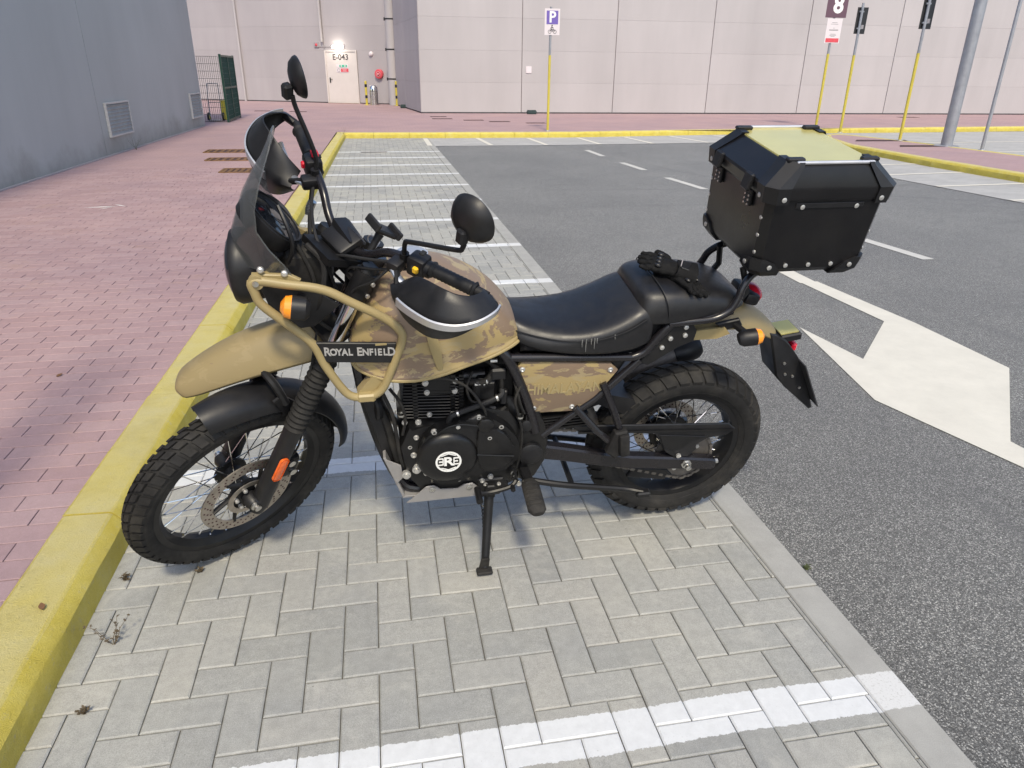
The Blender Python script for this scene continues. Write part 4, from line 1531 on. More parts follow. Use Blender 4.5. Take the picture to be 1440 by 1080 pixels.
# ---- upper beak mudguard (tan)
mb = MB()
rings = []
for a, ct, wv, dp in ((1.586, .716, .058, .022), (1.577, .736, .068, .044), (1.53, .772, .078, .066), (1.46, .818, .084, .086), (1.38, .856, .087, .098), (1.30, .884, .088, .106), (1.22, .895, .084, .098), (1.15, .900, .085, .090)):
    o_ = []
    for j in range(11):
        q = -1 + j / 5
        o_.append((a - (0.02 if abs(q) > .9 else 0), wv * math.copysign(abs(q) ** .8, q) if abs(q) > 0 else 0, ct - dp * abs(q) ** 2.6))
    i_ = [(x_ - .002, y_ * .95, z_ - .005) for x_, y_, z_ in o_[::-1]]
    rings.append(o_ + i_)
mb.loft(rings)
P_(mb, 'beak_mudguard', M['camo_sparse'], bike, False, 1, 60)

# ---- fuel tank
mb = MB()
rings = []
SEC = [(.592, .836, .868, .07), (.612, .833, .896, .105), (.65, .824, .950, .128), (.70, .811, 1.000, .145), (.77, .795, 1.042, .157), (.83, .779, 1.064, .166), (.90, .767, 1.074, .170), (.965, .769, 1.062, .170), (1.01, .776, 1.030, .160), (1.045, .786, .975, .148), (1.072, .802, .920, .136), (1.088, .822, .890, .115)]
for a, cb, ct, wv in SEC:
    h = ct - cb
    half = [(wv * .9, 0.0), (wv + .008, 0.004 / max(h, .05)), (wv + .008, .016 / h), (wv, .026 / h), (wv * 1.02, .30), (wv * 1.0, .52), (wv * .90, .72), (wv * .70, .88), (wv * .38, .97)]
    left = [(a, b_, cb + t_ * h) for b_, t_ in half]
    right = [(a, -b_, cb + t_ * h) for b_, t_ in half[::-1]]
    rings.append([(a, 0, cb)] + left + [(a, 0, ct)] + right)
mb.loft(rings)
tank = P_(mb, 'fuel_tank', M['camo'], bike, False, 2, 0)
for p in tank.data.polygons: p.use_smooth = True
mb = MB()
mb.lathe([(.046, -.01), (.046, .006), (.036, .012), (.01, .013)], (.90, 0, 1.074), (0, 0, 1), 28)
P_(mb, 'filler_cap', M['silver'], tank)
# pressed rib running down the tank side
mb = MB()
rib = spl([(.885, .1665, 1.0), (.868, .1755, .93), (.852, .1775, .86), (.842, .171, .80)], 6)
mb.tube(rib, [.0015 + .0022 * math.sin(math.pi * (i + 1) / (len(rib) + 1)) for i in range(len(rib))], 10, False, 4.0)
P_(mb, 'tank_rib', M['tan'], tank)

mb = MB()
for s in (1, -1):
    mb.tube(spl([(a, s * (wv * 1.0 + .003), cb + .006) for a, cb, ct, wv in SEC], 4), .0058, 8)
P_(mb, 'seam', M['tan'], tank)

# ---- seats
def seat(name, secs, mat):
    mb = MB()
    rings = []
    for a, cb, ct, wb, wt in secs:
        h = ct - cb
        half = [(wb * .9, 0), (wb, .06), (wb * 1.02, .35), (wt * 1.05, .70), (wt * .90, .90), (wt * .5, .985)]
        rings.append([(a, 0, cb)] + [(a, b_, cb + t_ * h) for b_, t_ in half] + [(a, 0, ct)] + [(a, -b_, cb + t_ * h) for b_, t_ in half[::-1]])
    mb.loft(rings)
    o = P_(mb, name, mat, bike, False, 2, 0)
    for p in o.data.polygons: p.use_smooth = True
    return o
st = seat('rider_seat', [(.648, .850, .890, .055, .05), (.638, .838, .905, .085, .07), (.605, .824, .896, .112, .09), (.55, .810, .880, .130, .108), (.47, .802, .872, .145, .130), (.39, .797, .884, .152, .146), (.32, .796, .914, .153, .150), (.27, .802, .946, .150, .148), (.225, .815, .962, .146, .138), (.205, .840, .945, .14, .125)], M['leather'])
mb = MB()
for s in (1, -1):
    mb.tube(spl([(.62, s * .100, .872), (.55, s * .122, .858), (.47, s * .142, .850), (.38, s * .155, .856), (.30, s * .158, .882), (.24, s * .152, .915)], 5), .0022, 5)
P_(mb, 'seam', M['grip'], st)
mb = MB()
for a_, c0_, c1_ in ((.432, .862, .838), (.420, .863, .822), (.405, .863, .845), (.395, .864, .830), (.388, .864, .848), (.335, .872, .858)):
    mb.tube([(a_, .1555, c0_), (a_ + .001, .1588, (c0_ + c1_) / 2), (a_, .1592, c1_)], [.0022, .0016, .0008], 6)
P_(mb, 'drip_glint', M['drip'], st)  # pale streaks paint in the wet highlights of drips on the seat side
st2 = seat('pillion_seat', [(.262, .915, .965, .11, .08), (.248, .885, .984, .138, .115), (.21, .880, .992, .146, .13), (.14, .884, .992, .147, .132), (.05, .896, .985, .142, .128), (-.03, .908, .968, .132, .115), (-.068, .918, .948, .118, .10), (-.082, .925, .938, .095, .08)], M['leather'])
mb = MB()
mb.tube(spl([(.175, .152, .915), (.185, .142, .960), (.195, .10, .988), (.20, 0, .9955), (.195, -.1, .988), (.185, -.142, .960)], 5), .002, 5)
P_(mb, 'seam', M['grip'], st2)

mb = MB()
mb.side([(.60, .80), (.30, .772), (.205, .772), (.13, .862), (-.05, .89), (-.06, .91), (.25, .90), (.40, .85), (.60, .85)], -.11, .22, .01)
P_(mb, 'seat_base', M['black_plastic'], bike)

# ---- main frame
mb = MB()
for s in (1, -1):
    b = .128 * s
    mb.tube(spl([(.70, b * .75, .86), (.645, b, .80), (.60, b, .70), (.565, b, .60), (.545, b * 1.02, .52)], 5), .0165, 12)
    mb.tube([(.64, b, .798), (.26, b, .772)], .0125, 12)
    mb.tube(spl([(.26, b, .772), (.225, b, .788), (.19, b, .835), (.155, b, .878), (.10, b, .892), (.03, b, .90), (-.03, b, .915)], 5), .0135, 12)
    mb.tube([(.52, b, .50), (.36, b, .628), (.235, b, .762)], .0125, 12)
    mb.tube(spl([(1.08, b * .25, .80), (1.06, b * .3, .62), (1.02, b * .5, .45), (.97, b * .7, .335), (.90, b * .8, .30), (.66, b * .85, .30), (.57, b * .95, .36)], 5), .0155, 10)
mb.tube([(1.03, 0, .98), (.80, 0, .86), (.62, 0, .80)], .022, 12)
mb.tube([(1.10, 0, .88), (1.00, 0, 1.08)], .036, 16)
P_(mb, 'frame', M['frame_black'], bike)
mb = MB()
for s in (1, -1):
    b = .105 if s > 0 else -.135
    mb.side([(.585, .60), (.535, .60), (.515, .545), (.50, .48), (.505, .40), (.535, .335), (.565, .315), (.60, .335), (.585, .375), (.605, .42), (.60, .46), (.575, .50)], b, .03, .007, 2)
P_(mb, 'pivot_plate', M['engine_black'], bike)
mb = MB()
mb.lathe([(.040, 0), (.040, .010), (.034, .014), (.012, .015)], (.556, .135, .437), (0, 1, 0), 28)
mb.lathe([(.022, .0), (.022, .010), (.015, .014)], (.575, .13, .548), (0, 1, 0), 20)
P_(mb, 'pivot_cap', M['black_plastic'], bike)
# bracket under pillion
mb = MB()
for s in (1, -1):
    mb.side([(.235, .752), (.17, .845), (.15, .872), (.085, .878), (.068, .85), (.072, .815), (.12, .80), (.205, .738)], s * .125 - .004, .008, .002)
br = P_(mb, 'tail_bracket', M['black_metal'], bike)
mb = MB()
for (a, c) in ((.107, .868), (.105, .84), (.15, .832), (.172, .802)):
    mb.lathe([(.0075, 0), (.0075, .006), (.004, .008)], (a, .129, c), (0, 1, 0), 10)
P_(mb, 'bolt', M['bolt'], br)

# ---- side panel
for s in (1, -1):
    mb = MB()
    ol = [(.600, .784), (.618, .757), (.556, .592), (.428, .588), (.362, .634), (.300, .730), (.325, .757)]
    mb.side(ol, .120 if s > 0 else -.132, .012, .004 if s > 0 else 0, 2)
    sp_ = P_(mb, 'side_panel', M['camo'], bike)
    if s > 0:
        mb = MB()
        add_text(mb, 'HIMALAYAN', .052, (.462, .1325, .677), (-1, 0, -.015), (0, 0, 1), .0012, .80, 1.02, .0006)
        P_(mb, 'lettering', M['tan_light'], sp_)
        for (a, c) in ((.598, .757), (.325, .735), (.555, .611), (.434, .607)):
            mb = MB()
            mb.lathe([(.0085, 0), (.0085, .003), (.005, .005), (.003, .003)], (a, .131, c), (0, 1, 0), 12)
            P_(mb, 'screw', M['bolt'], sp_)

# dark inner filler: airbox, battery box
mb = MB()
mb.side([(.62, .79), (.55, .58), (.42, .56), (.34, .62), (.26, .76)], -.115, .23, .01)
P_(mb, 'airbox', M['engine_black'], bike)
mb = MB()
for k in range(5):
    mb.box((.45, .06, .565 - k * .011), (.15, .13, .005), 0, Matrix.Rotation(R(3), 3, 'Y'))
mb.box((.45, .04, .53), (.14, .12, .07))
P_(mb, 'regulator_fins', M['engine_black'], bike)

mb = MB()
mb.side([(.78, .80), (.76, .62), (.60, .60), (.60, .80)], -.06, .115, .008)
P_(mb, 'intake_box', M['engine_black'], bike)

# ---- engine
mb = MB()
mb.side([(.95, .385), (.965, .50), (.935, .575), (.80, .585), (.73, .635), (.63, .61), (.58, .53), (.57, .38), (.62, .32), (.90, .305)], -.13, .265, .012, 2)
eng = P_(mb, 'crankcase', M['engine_black'], bike)
mb = MB()
ol = []
cov = [(.912, .470), (.905, .525), (.880, .567), (.835, .595), (.785, .606), (.735, .628), (.690, .612), (.640, .572), (.607, .520), (.600, .465), (.618, .420), (.665, .405), (.735, .402), (.785, .378), (.84, .374), (.885, .402)]
cs = spl([(a, 0, c) for a, c in cov], 4, True)
mb.side([(v.x, v.z) for v in cs], .133, .038, .012, 3)
cov_o = P_(mb, 'engine_cover', M['engine_black'], bike, False, 0, 50)
mb = MB()
mb.lathe([(.094, .165), (.092, .176), (.082, .186), (.060, .192), (.045, .193)], (.824, 0, .480), (0, 1, 0), 40)
P_(mb, 'alternator_dome', M['engine_black'], cov_o, False, 0, 60)
mb = MB()
pr = [(.735, .57), (.70, .585), (.655, .565), (.625, .51), (.622, .455), (.66, .425), (.72, .425)]
cs = spl([(a, 0, c) for a, c in pr], 4, True)
mb.side([(v.x, v.z) for v in cs], .170, .012, .007, 3)
P_(mb, 'sprocket_cover', M['engine_black'], cov_o, False, 0, 50)
mb = MB()
mb.tube(spl([(.89, .172, .535), (.82, .176, .60), (.74, .18, .60), (.66, .178, .56), (.62, .172, .50)], 6), .0028, 6)
mb.tube([(.735, .181, .487), (.62, .184, .472)], .0030, 6)
mb.lathe([(.024, .165), (.024, .182), (.018, .186)], (.71, 0, .597), (0, 1, 0), 20)
P_(mb, 'cover_ridge', M['engine_black'], cov_o)
# badge on the dome: ring, wings and R
mb = MB()
oB = Vector((.824, 0, .480))
mb.ring([(.0335, .1932), (.0395, .1932), (.0395, .1945), (.0335, .1945)], oB, (0, 1, 0), 40)
add_text(mb, 'R', .046, (.824, .1942, .480), (-1, 0, 0), (0, 0, 1), .0006, 1.15, 1.0, .0012)
for s in (-1, 1):
    for (z_, l0, l1) in ((.0135, .016, .0325), (.0015, .016, .029), (-.0105, .016, .0325)):
        mb.box((.824 + s * (l0 + l1) / 2, .1939, .480 + z_), (l1 - l0, .0012, .0042))
    mb.box((.824 + s * .0165, .1939, .4815), (.0036, .0011, .026))
    mb.prism([(-.022, s * .0215), (.0, s * .030), (.022, s * .0215), (.022, s * .0245), (0, s * .0335), (-.022, s * .0245)], (.824, .1934, .480), (1, 0, 0), (0, 0, 1), (0, 1, 0), .001)
P_(mb, 'badge', M['white'], cov_o)

# cylinder and head with fins
mb = MB()
rotC = Matrix.Rotation(R(-4), 3, 'Y')
mb.box((.862, 0, .64), (.13, .17, .20), .012, rotC)
mb.box((.855, 0, .745), (.15, .18, .05), .015, rotC)
cyl = P_(mb, 'cylinder', M['engine_black'], bike)
mb = MB()
for k in range(14):
    c = .585 + k * .0112
    mb.box((.866 - (c - .6) * .06, 0, c), (.172, .212, .0048), .0012, rotC)
P_(mb, 'cylinder_fins', M['engine_black'], cyl)['kind'] = 'stuff'
mb = MB()
for k in range(14):
    c = .588 + k * .0112
    for a in (.912, .80, .775):
        mb.box((a, .1065, c), (.014, .006, .008))
P_(mb, 'fin_bosses', M['engine_black'], cyl)['kind'] = 'stuff'
mb = MB()
mb.side([(.885, .665), (.795, .665), (.79, .735), (.89, .735)], .09, .016, .004)
P_(mb, 'head_cover', M['engine_black'], cyl)
bolts = [(.881, .108, .716), (.794, .108, .717), (.877, .108, .682), (.795, .108, .681), (.871, .106, .598), (.80, .106, .599),
         (.863, .166, .578), (.792, .168, .593), (.730, .166, .620), (.661, .166, .579), (.697, .176, .548), (.915, .136, .538), (.925, .136, .470), (.918, .136, .424), (.89, .150, .404), (.828, .150, .377), (.787, .152, .370),
         (.947, .12, .586), (.906, .12, .583), (.710, .138, .340), (.699, .138, .325), (.683, .138, .354), (.655, .138, .322), (.608, .138, .356), (.588, .138, .312), (.935, .130, .50)]
for i, (a, b, c) in enumerate(bolts):
    mb = MB()
    r_ = .0068 if i % 3 else .0078
    mb.lathe([(r_ * 1.25, -.004), (r_ * 1.25, .001), (r_, .001), (r_, .006), (r_ * .55, .0065), (r_ * .5, .004)], (a, b, c), (0, 1, 0), 10)
    P_(mb, 'bolt', M['bolt'], eng)
for (a, c) in ((.918, .412), (.950, .394)):
    mb = MB()
    mb.lathe([(.014, -.006), (.014, .006), (.009, .007), (.009, .013), (.005, .0135)], (a, .136, c), (0, 1, 0), 12)
    P_(mb, 'engine_mount_bolt', M['bolt'], eng)
# oil line, hoses, spark lead
mb = MB()
mb.tube(spl([(.818, .15, .597), (.812, .152, .618), (.79, .15, .628), (.67, .145, .672), (.655, .13, .69)], 5), .009, 10)
P_(mb, 'breather_pipe', M['grip'], bike)
mb = MB()
mb.tube(spl([(.63, .10, .74), (.615, .135, .70), (.60, .145, .64), (.585, .14, .60)], 5), .0045, 6)
mb.tube(spl([(.76, .09, .70), (.70, .11, .71), (.67, .10, .76)], 5), .011, 8)
mb.tube(spl([(1.04, .05, .66), (1.0, .08, .56), (.985, .09, .48), (.97, .09, .40)], 5), .012, 8)
mb.tube(spl([(1.02, .06, .70), (.985, .10, .62), (.975, .115, .56), (.965, .12, .45), (.95, .11, .39)], 5), .006, 8)
P_(mb, 'hose', M['rubber'], bike)
mb = MB()
mb.box((.70, .085, .665), (.07, .06, .10), .012)
mb.box((.685, .12, .60), (.035, .02, .05), .005)
mb.lathe([(.028, -.02), (.028, .05)], (.72, .06, .70), (1, 0, 0), 16)
P_(mb, 'throttle_body', M['engine_black'], bike)
mb = MB()
mb.lathe([(.006, 0), (.006, .024), (.009, .026), (.009, .03)], (.735, .11, .70), (-1, 0, .1), 8)
mb.lathe([(.006, 0), (.006, .02)], (.69, .11, .78), (-1, 0, 0), 8)
P_(mb, 'fitting', M['bolt'], bike)
mb = MB()
mb.tube(spl([(.705, .16, .612), (.72, .165, .66), (.78, .15, .735), (.90, .13, .765), (1.02, .10, .80), (1.09, .07, .92)], 6), .0042, 8)
mb.tube(spl([(.655, .12, .69), (.66, .115, .73), (.70, .10, .775), (.78, .09, .785)], 5), .006, 8)
mb.tube(spl([(.64, .125, .62), (.665, .13, .60), (.675, .14, .56)], 4), .005, 8)
mb.tube(spl([(.985, .10, .70), (.955, .125, .66), (.945, .125, .60), (.955, .12, .54)], 5), .005, 8)
mb.tube(spl([(.60, .14, .71), (.618, .15, .66), (.605, .152, .60), (.59, .15, .52), (.60, .15, .40), (.62, .145, .34)], 6), .0042, 8)
mb.tube(spl([(.74, .10, .74), (.76, .12, .70), (.745, .125, .65), (.70, .12, .64)], 5), .0038, 8)
P_(mb, 'hose', M['rubber'], bike)
mb = MB()
for p_, d_ in (((.79, .15, .628), (-.93, 0, .3)), ((.672, .145, .671), (-.93, 0, .3)), ((.955, .124, .62), (0, 0, 1)), ((.601, .152, .60), (0, 0, 1)), ((.70, .11, .71), (1, 0, .2))):
    mb.ring([(.0095, -.003), (.0115, -.003), (.0115, .003), (.0095, .003)], p_, d_, 14)
P_(mb, 'hose_clamp', M['steel'], bike)
mb = MB()
mb.lathe([(.02, -.02), (.045, -.012), (.048, 0), (.044, .006), (.02, .010)], (1.035, .055, .61), (.9, .35, 0), 24)
P_(mb, 'horn', M['black_metal'], bike)
mb = MB()
mb.box((.665, .105, .735), (.05, .035, .04), .006)
mb.box((.648, .118, .655), (.022, .02, .05), .004)
mb.lathe([(.016, 0), (.016, .05), (.012, .055)], (.725, .10, .655), (0, 0, 1), 14)
P_(mb, 'starter_relay', M['black_plastic'], bike)
# oil cooler and its guard
mb = MB()
mb.side([(1.075, .655), (1.045, .670), (1.005, .44), (1.03, .43)], -.075, .15, .006)
oc = P_(mb, 'oil_cooler', M['engine_black'], bike)
mb = MB()
mb.side([(1.068, .66), (1.03, .67), (.985, .405), (1.012, .42)], .076, .006, .002)
P_(mb, 'cooler_guard', M['black_plastic'], oc)
# exhaust header and silencer (right side)
mb = MB()
mb.tube(spl([(.93, -.03, .70), (1.0, -.07, .68), (1.03, -.11, .58), (.99, -.14, .42), (.85, -.155, .34), (.62, -.16, .34), (.45, -.165, .38)], 6), .02, 12)
hd = P_(mb, 'exhaust_pipe', M['disc'], bike)
mb = MB()
mb.tube([(.46, -.165, .378), (.40, -.17, .40), (.36, -.175, .415), (.02, -.195, .535), (-.04, -.2, .556)], [.022, .028, .047, .050, .046], 20)
P_(mb, 'silencer', M['dark_steel'], hd)
mb = MB()
mb.tube([(-.035, -.2, .554), (-.06, -.2, .563), (-.115, -.202, .583), (-.13, -.203, .588)], [.050, .052, .046, .036], 20)
P_(mb, 'end_cap', M['black_plastic'], hd)
# skid plate
mb = MB()
mb.side([(1.018, .452), (1.010, .456), (.958, .292), (.966, .284)], -.105, .225, .001)
mb.side([(.966, .284), (.958, .292), (.72, .284), (.72, .276)], -.115, .24, .001)
sk = P_(mb, 'skid_plate', M['alu'], bike)
mb = MB()
so_l = [(.955, .276), (.93, .298), (.89, .338), (.865, .340), (.845, .322), (.79, .318), (.77, .333), (.742, .336), (.725, .318), (.722, .278)]
mb.side(so_l, .138, .004, .001)
P_(mb, 'skid_flange', M['alu'], sk)
mb = MB()
mb.side([(1.016, .452), (.965, .420), (.960, .37), (.982, .345), (.99, .37)], .119, .004, .001)
P_(mb, 'skid_flange', M['alu'], sk)
for a, c in ((.872, .327), (.752, .322)):
    mb = MB()
    mb.lathe([(.010, 0), (.010, .004), (.005, .006)], (a, .142, c), (0, 1, 0), 10)
    P_(mb, 'bolt', M['steel'], sk)

# ---- swingarm, chain, guard, sprocket
for s in (1, -1):
    mb = MB()
    b = .108 * s
    secs = [(.535, .428, .030), (.45, .408, .028), (.30, .366, .028), (.20, .343, .027), (.02, .318, .026), (-.10, .300, .024), (-.112, .299, .018)]
    rings = []
    for a, c, h in secs:
        k = .006
        w2 = .019
        rings.append([(a, b - w2, c - h + k), (a, b - w2 + k, c - h), (a, b + w2 - k, c - h), (a, b + w2, c - h + k), (a, b + w2, c + h - k), (a, b + w2 - k, c + h), (a, b - w2 + k, c + h), (a, b - w2, c + h - k)])
    mb.loft(rings)
    sa_ = P_(mb, 'swingarm', M['frame_black'], bike, False, 0, 30)
    mb = MB()
    mb.lathe([(.019, 0), (.019, .004), (.014, .005), (.014, .014), (.008, .016)], (0, b + s * .019, .318), (0, s, 0), 6)
    mb.lathe([(.010, .014), (.010, .026), (.006, .028)], (0, b + s * .019, .318), (0, s, 0), 12)
    P_(mb, 'axle_nut', M['steel'], sa_)
    mb = MB()
    mb.lathe([(.008, 0), (.008, .016)], (-.112, b, .300), (-1, 0, 0), 8)
    P_(mb, 'adjuster_bolt', M['steel'], sa_)
mb = MB()
mb.tube([(0, -.13, .318), (0, .13, .318)], .011, 10)
P_(mb, 'rear_axle', M['steel'], bike)
mb = MB()
mb.side([(.425, .520), (.395, .490), (.30, .484), (.13, .462), (.085, .375), (.045, .345), (-.005, .345), (-.03, .375), (-.02, .398), (-.06, .425), (-.128, .425), (-.155, .450), (-.125, .476)], .116, .006, .003)
cg = P_(mb, 'chain_guard', M['black_plastic'], bike)
mb = MB()
mb.side([(.12, .455), (.09, .395), (.055, .38), (.02, .395), (.0, .42), (-.05, .432)][::-1], .1225, .004, .001)
mb.beam((.40, .124, .494), (-.145, .124, .449), .006, .008)
P_(mb, 'guard_rib', M['engine_black'], cg)
mb = MB()
mb.lathe([(.0085, 0), (.0085, .007), (.005, .008)], (.035, .124, .358), (0, 1, 0), 10)
P_(mb, 'bolt', M['bolt'], cg)
# sprocket with teeth
mb = MB()
ol = []
for k in range(38):
    a_ = 2 * math.pi * k / 38
    ol += [(.102 * math.cos(a_ - .04), .322 + .102 * math.sin(a_ - .04)), (.110 * math.cos(a_), .322 + .110 * math.sin(a_)), (.102 * math.cos(a_ + .04), .322 + .102 * math.sin(a_ + .04))]
mb.side(ol, .078, .006)
spk = P_(mb, 'rear_sprocket', M['dark_steel'], bike)
mb = MB()
for k in range(5):
    a_ = 2 * math.pi * k / 5
    mb.lathe([(.008, .084), (.008, .09)], (.06 * math.cos(a_), 0, .322 + .06 * math.sin(a_)), (0, 1, 0), 8)
P_(mb, 'bolt', M['bolt'], spk)
# chain: links round both sprockets
path = []
for k in range(22):
    a_ = R(96 + 168 * k / 21)
    path.append((.106 * math.cos(a_), .322 + .106 * math.sin(a_)))
front_c = (.60, .462)
for k in range(10):
    a_ = R(-80 + 170 * k / 9)
    path.append((front_c[0] + .036 * math.cos(a_), front_c[1] + .036 * math.sin(a_)))
full = []
for i in range(len(path)):
    p, q = Vector(path[i]), Vector(path[(i + 1) % len(path)])
    L = (q - p).length
    n = max(1, round(L / .0145))
    for k in range(n):
        full.append(p + (q - p) * (k / n))
mb = MB()
for i in range(len(full)):
    p, q = full[i], full[(i + 1) % len(full)]
    d = q - p
    an = math.atan2(d.y, d.x)
    c = (p + q) / 2
    for off in ((-.005, .005) if i % 2 else (-.0085, .0085)):
        mb.box((c.x, .081 + off, c.y), (d.length * 1.1, .002, .0105), 0, Matrix.Rotation(-an, 3, 'Y'))
    mb.lathe([(.0042, -.009), (.0042, .009)], (p.x, .081, p.y), (0, 1, 0), 6)
P_(mb, 'chain', M['dark_steel'], bike)
mb = MB()
mb.side([(.19, .245), (.05, .215), (.02, .235), (.045, .265), (.17, .285)], .074, .016, .004)
P_(mb, 'chain_guide', M['black_plastic'], bike)
# lower chain guide bar, centre stand tucked up
mb = MB()
for s in (1, -1):
    mb.tube(spl([(.56, s * .11, .30), (.42, s * .13, .275), (.22, s * .13, .232), (.15, s * .15, .225)], 4), .011, 10)
mb.tube([(.40, -.13, .27), (.40, .13, .27)], .010, 8)
mb.box((.15, .15, .222), (.05, .03, .022), .005)
mb.box((.15, -.15, .222), (.05, .03, .022), .005)
P_(mb, 'centre_stand', M['black_metal'], bike)
mb = MB()
mb.tube([(.30, .0, .40), (.45, 0, .74)], [.026, .03], 14)
P_(mb, 'rear_shock', M['dark_steel'], bike)
mb = MB()
mb.side([(.40, .52), (.33, .60), (.20, .56), (.17, .50), (.20, .49), (.32, .55)], -.06, .12)
P_(mb, 'inner_mudguard', M['black_plastic'], bike)

# ---- stands, pegs, levers
mb = MB()
mb.tube([(.685, .135, .285), (.692, .165, .235), (.7105, .245, .095), (.7145, .262, .068)], [.017, .0155, .0135, .013], 12)
ss = P_(mb, 'side_stand', M['black_metal'], bike)
mb = MB()
gpt = Vector((.7195, .279, .058))
rotF = Matrix((Vector((1, 0, 0)), Vector((0, math.cos(LAM), math.sin(LAM))), Vector((0, -math.sin(LAM), math.cos(LAM))))).transposed()
mb.box((.718, .277, .067), (.052, .036, .012), .004, rotF)
mb.side([(.735, .065), (.728, .11), (.700, .11), (.703, .065)], .262, .007)
P_(mb, 'stand_foot', M['rubber'], ss)
mb = MB()
hp = [Vector((.706 + .007 * math.cos(k * 1.1), .150 + k * .0011, .245 - k * .0019)) + Vector((0, .007 * math.sin(k * 1.1), 0)) for k in range(48)]
mb.tube(hp, .0017, 5)
P_(mb, 'stand_spring', M['black_metal'], ss)
mb = MB()
mb.side([(.725, .345), (.64, .345), (.62, .30), (.65, .27), (.715, .262), (.73, .30)], .105, .035, .006)
mb.box((.683, .145, .30), (.03, .022, .055), .004)
P_(mb, 'stand_bracket', M['black_metal'], ss)
for s in (1, -1):
    mb = MB()
    mb.beam((.575, s * .135, .37), (.57, s * .205, .375), .03, .022, .004)
    mb.lathe([(.012, -.02), (.012, .02)], (.572, s * .20, .372), (1, 0, 0), 10)
    pg = P_(mb, 'foot_peg', M['black_metal'], bike)
    mb = MB()
    mb.tube([(.571, s * .20, .378), (.570, s * .215, .377), (.568, s * .318, .362), (.567, s * .332, .359)], [.018, .029, .029, .018], 16, False, .55)
    for k in range(7):
        bb = .222 + k * .0145
        mb.tube([(.595, s * bb, .3800 - (bb - .2) * .13), (.585, s * bb, .3915 - (bb - .2) * .13), (.555, s * bb, .3915 - (bb - .2) * .13), (.545, s * bb, .3800 - (bb - .2) * .13)], .0040, 6)
    P_(mb, 'peg_rubber', M['rubber'], pg)
mb = MB()
mb.tube(spl([(.60, .16, .352), (.625, .175, .335), (.69, .178, .322), (.73, .185, .33)], 4), .008, 8)
mb.tube([(.73, .165, .332), (.73, .225, .330)], .011, 10)
gl = P_(mb, 'gear_lever', M['black_metal'], bike)
mb = MB()
mb.lathe([(.008, -.012), (.008, .014)], (.618, .182, .338), (0, 1, 0), 8)
mb.tube([(.602, .165, .355), (.612, .160, .40)], .005, 6)
P_(mb, 'gear_linkage', M['black_metal'], gl)
for s in (1, -1):
    mb = MB()
    b = .155 * s
    mb.tube([(.345, s * .135, .690), (.30, b, .585), (.268, b, .50)], .0115, 10)
    mb.tube([(.425, s * .135, .605), (.35, b, .52), (.285, b, .455)], .0115, 10)
    pk = P_(mb, 'pillion_peg_bracket', M['frame_black'], bike)
    mb = MB()
    mb.side([(.295, .520), (.255, .525), (.245, .505), (.262, .425), (.285, .415), (.315, .44)], s * .165 - .012, .026, .006)
    mb.box((.262, s * .185, .475), (.034, .022, .085), .008, Matrix.Rotation(R(8), 3, 'Y'), 2)
    P_(mb, 'pillion_peg', M['rubber'], pk)

# ---- tail: grab rails, rack, tan tail, lights, plate holder
mb = MB()
for s in (1, -1):
    b = .132 * s
    mb.tube(spl([(.165, b, .884), (.10, b * 1.03, .889), (.03, b * 1.05, .896), (-.015, b * 1.04, .918), (-.038, b * 1.0, .955), (-.050, b * .93, .99), (-.085, b * .8, 1.022), (-.15, b * .72, 1.035), (-.30, b * .70, 1.036)], 6), .0115, 12)
gr_ = P_(mb, 'grab_rail', M['frame_black'], bike)
mb = MB()
for a in (-.10, -.19, -.28):
    mb.beam((a, -.12, 1.040), (a, .12, 1.040), .024, .008)
for s in (1, -1):
    mb.tube([(-.06, s * .08, 1.03), (-.08, s * .10, .96), (-.04, s * .10, .90)], .010, 8)
mb.box((-.19, 0, 1.046), (.25, .20, .008), .003)
P_(mb, 'luggage_rack', M['black_metal'], bike)
mb = MB()
rings = []
for a, ct, wv, h in ((.10, .835, .085, .03), (.02, .838, .085, .035), (-.05, .868, .08, .05), (-.105, .886, .075, .07), (-.16, .868, .068, .066), (-.22, .825, .058, .052), (-.262, .785, .046, .036), (-.278, .762, .032, .018)):
    o_ = [(a + (.012 if abs(j - 4) == 4 else 0), wv * (j - 4) / 4, ct - h * abs((j - 4) / 4) ** 2.2) for j in range(9)]
    i_ = [(x_, y_ * .95, z_ - .006) for x_, y_, z_ in o_[::-1]]
    rings.append(o_ + i_)
mb.loft(rings)
P_(mb, 'tail_mudguard', M['camo_sparse'], bike, False, 1, 60)
mb = MB()
for s in (1, -1):
    mb.side([(.10, .83), (-.04, .838), (-.06, .815), (-.02, .80), (.09, .80)], s * .095 - .004, .008)
P_(mb, 'tail_side_trim', M['tan'], bike)
mb = MB()
mb.box((-.135, 0, .905), (.05, .12, .04), .012, Matrix.Rotation(R(-15), 3, 'Y'), 2)
P_(mb, 'tail_lamp_housing', M['black_plastic'], bike)
mb = MB()
mb.ball((-.155, 0, .906), (.030, .052, .026), 18, 10)
P_(mb, 'tail_lamp', M['red'], bike)
mb = MB()
mb.prism([(-.255, .765), (-.232, .775), (-.30, .60), (-.345, .555), (-.470, .448), (-.482, .455), (-.398, .63), (-.352, .685), (-.30, .745)], (0, -.05, 0), (1, 0, 0), (0, 0, 1), (0, 1, 0), .10, .006)
ph = P_(mb, 'plate_holder', M['black_plastic'], bike)
mb = MB()
dpl = Vector((-.13, 0, -.23)).normalized()
npl = Vector((dpl.z, 0, -dpl.x))
rotP = Matrix((npl, Vector((0, 1, 0)), -dpl)).transposed()
mb.box((-.418, 0, .577), (.004, .18, .20), 0, rotP)
P_(mb, 'number_plate', M['plate_dark'], ph)
mb = MB()
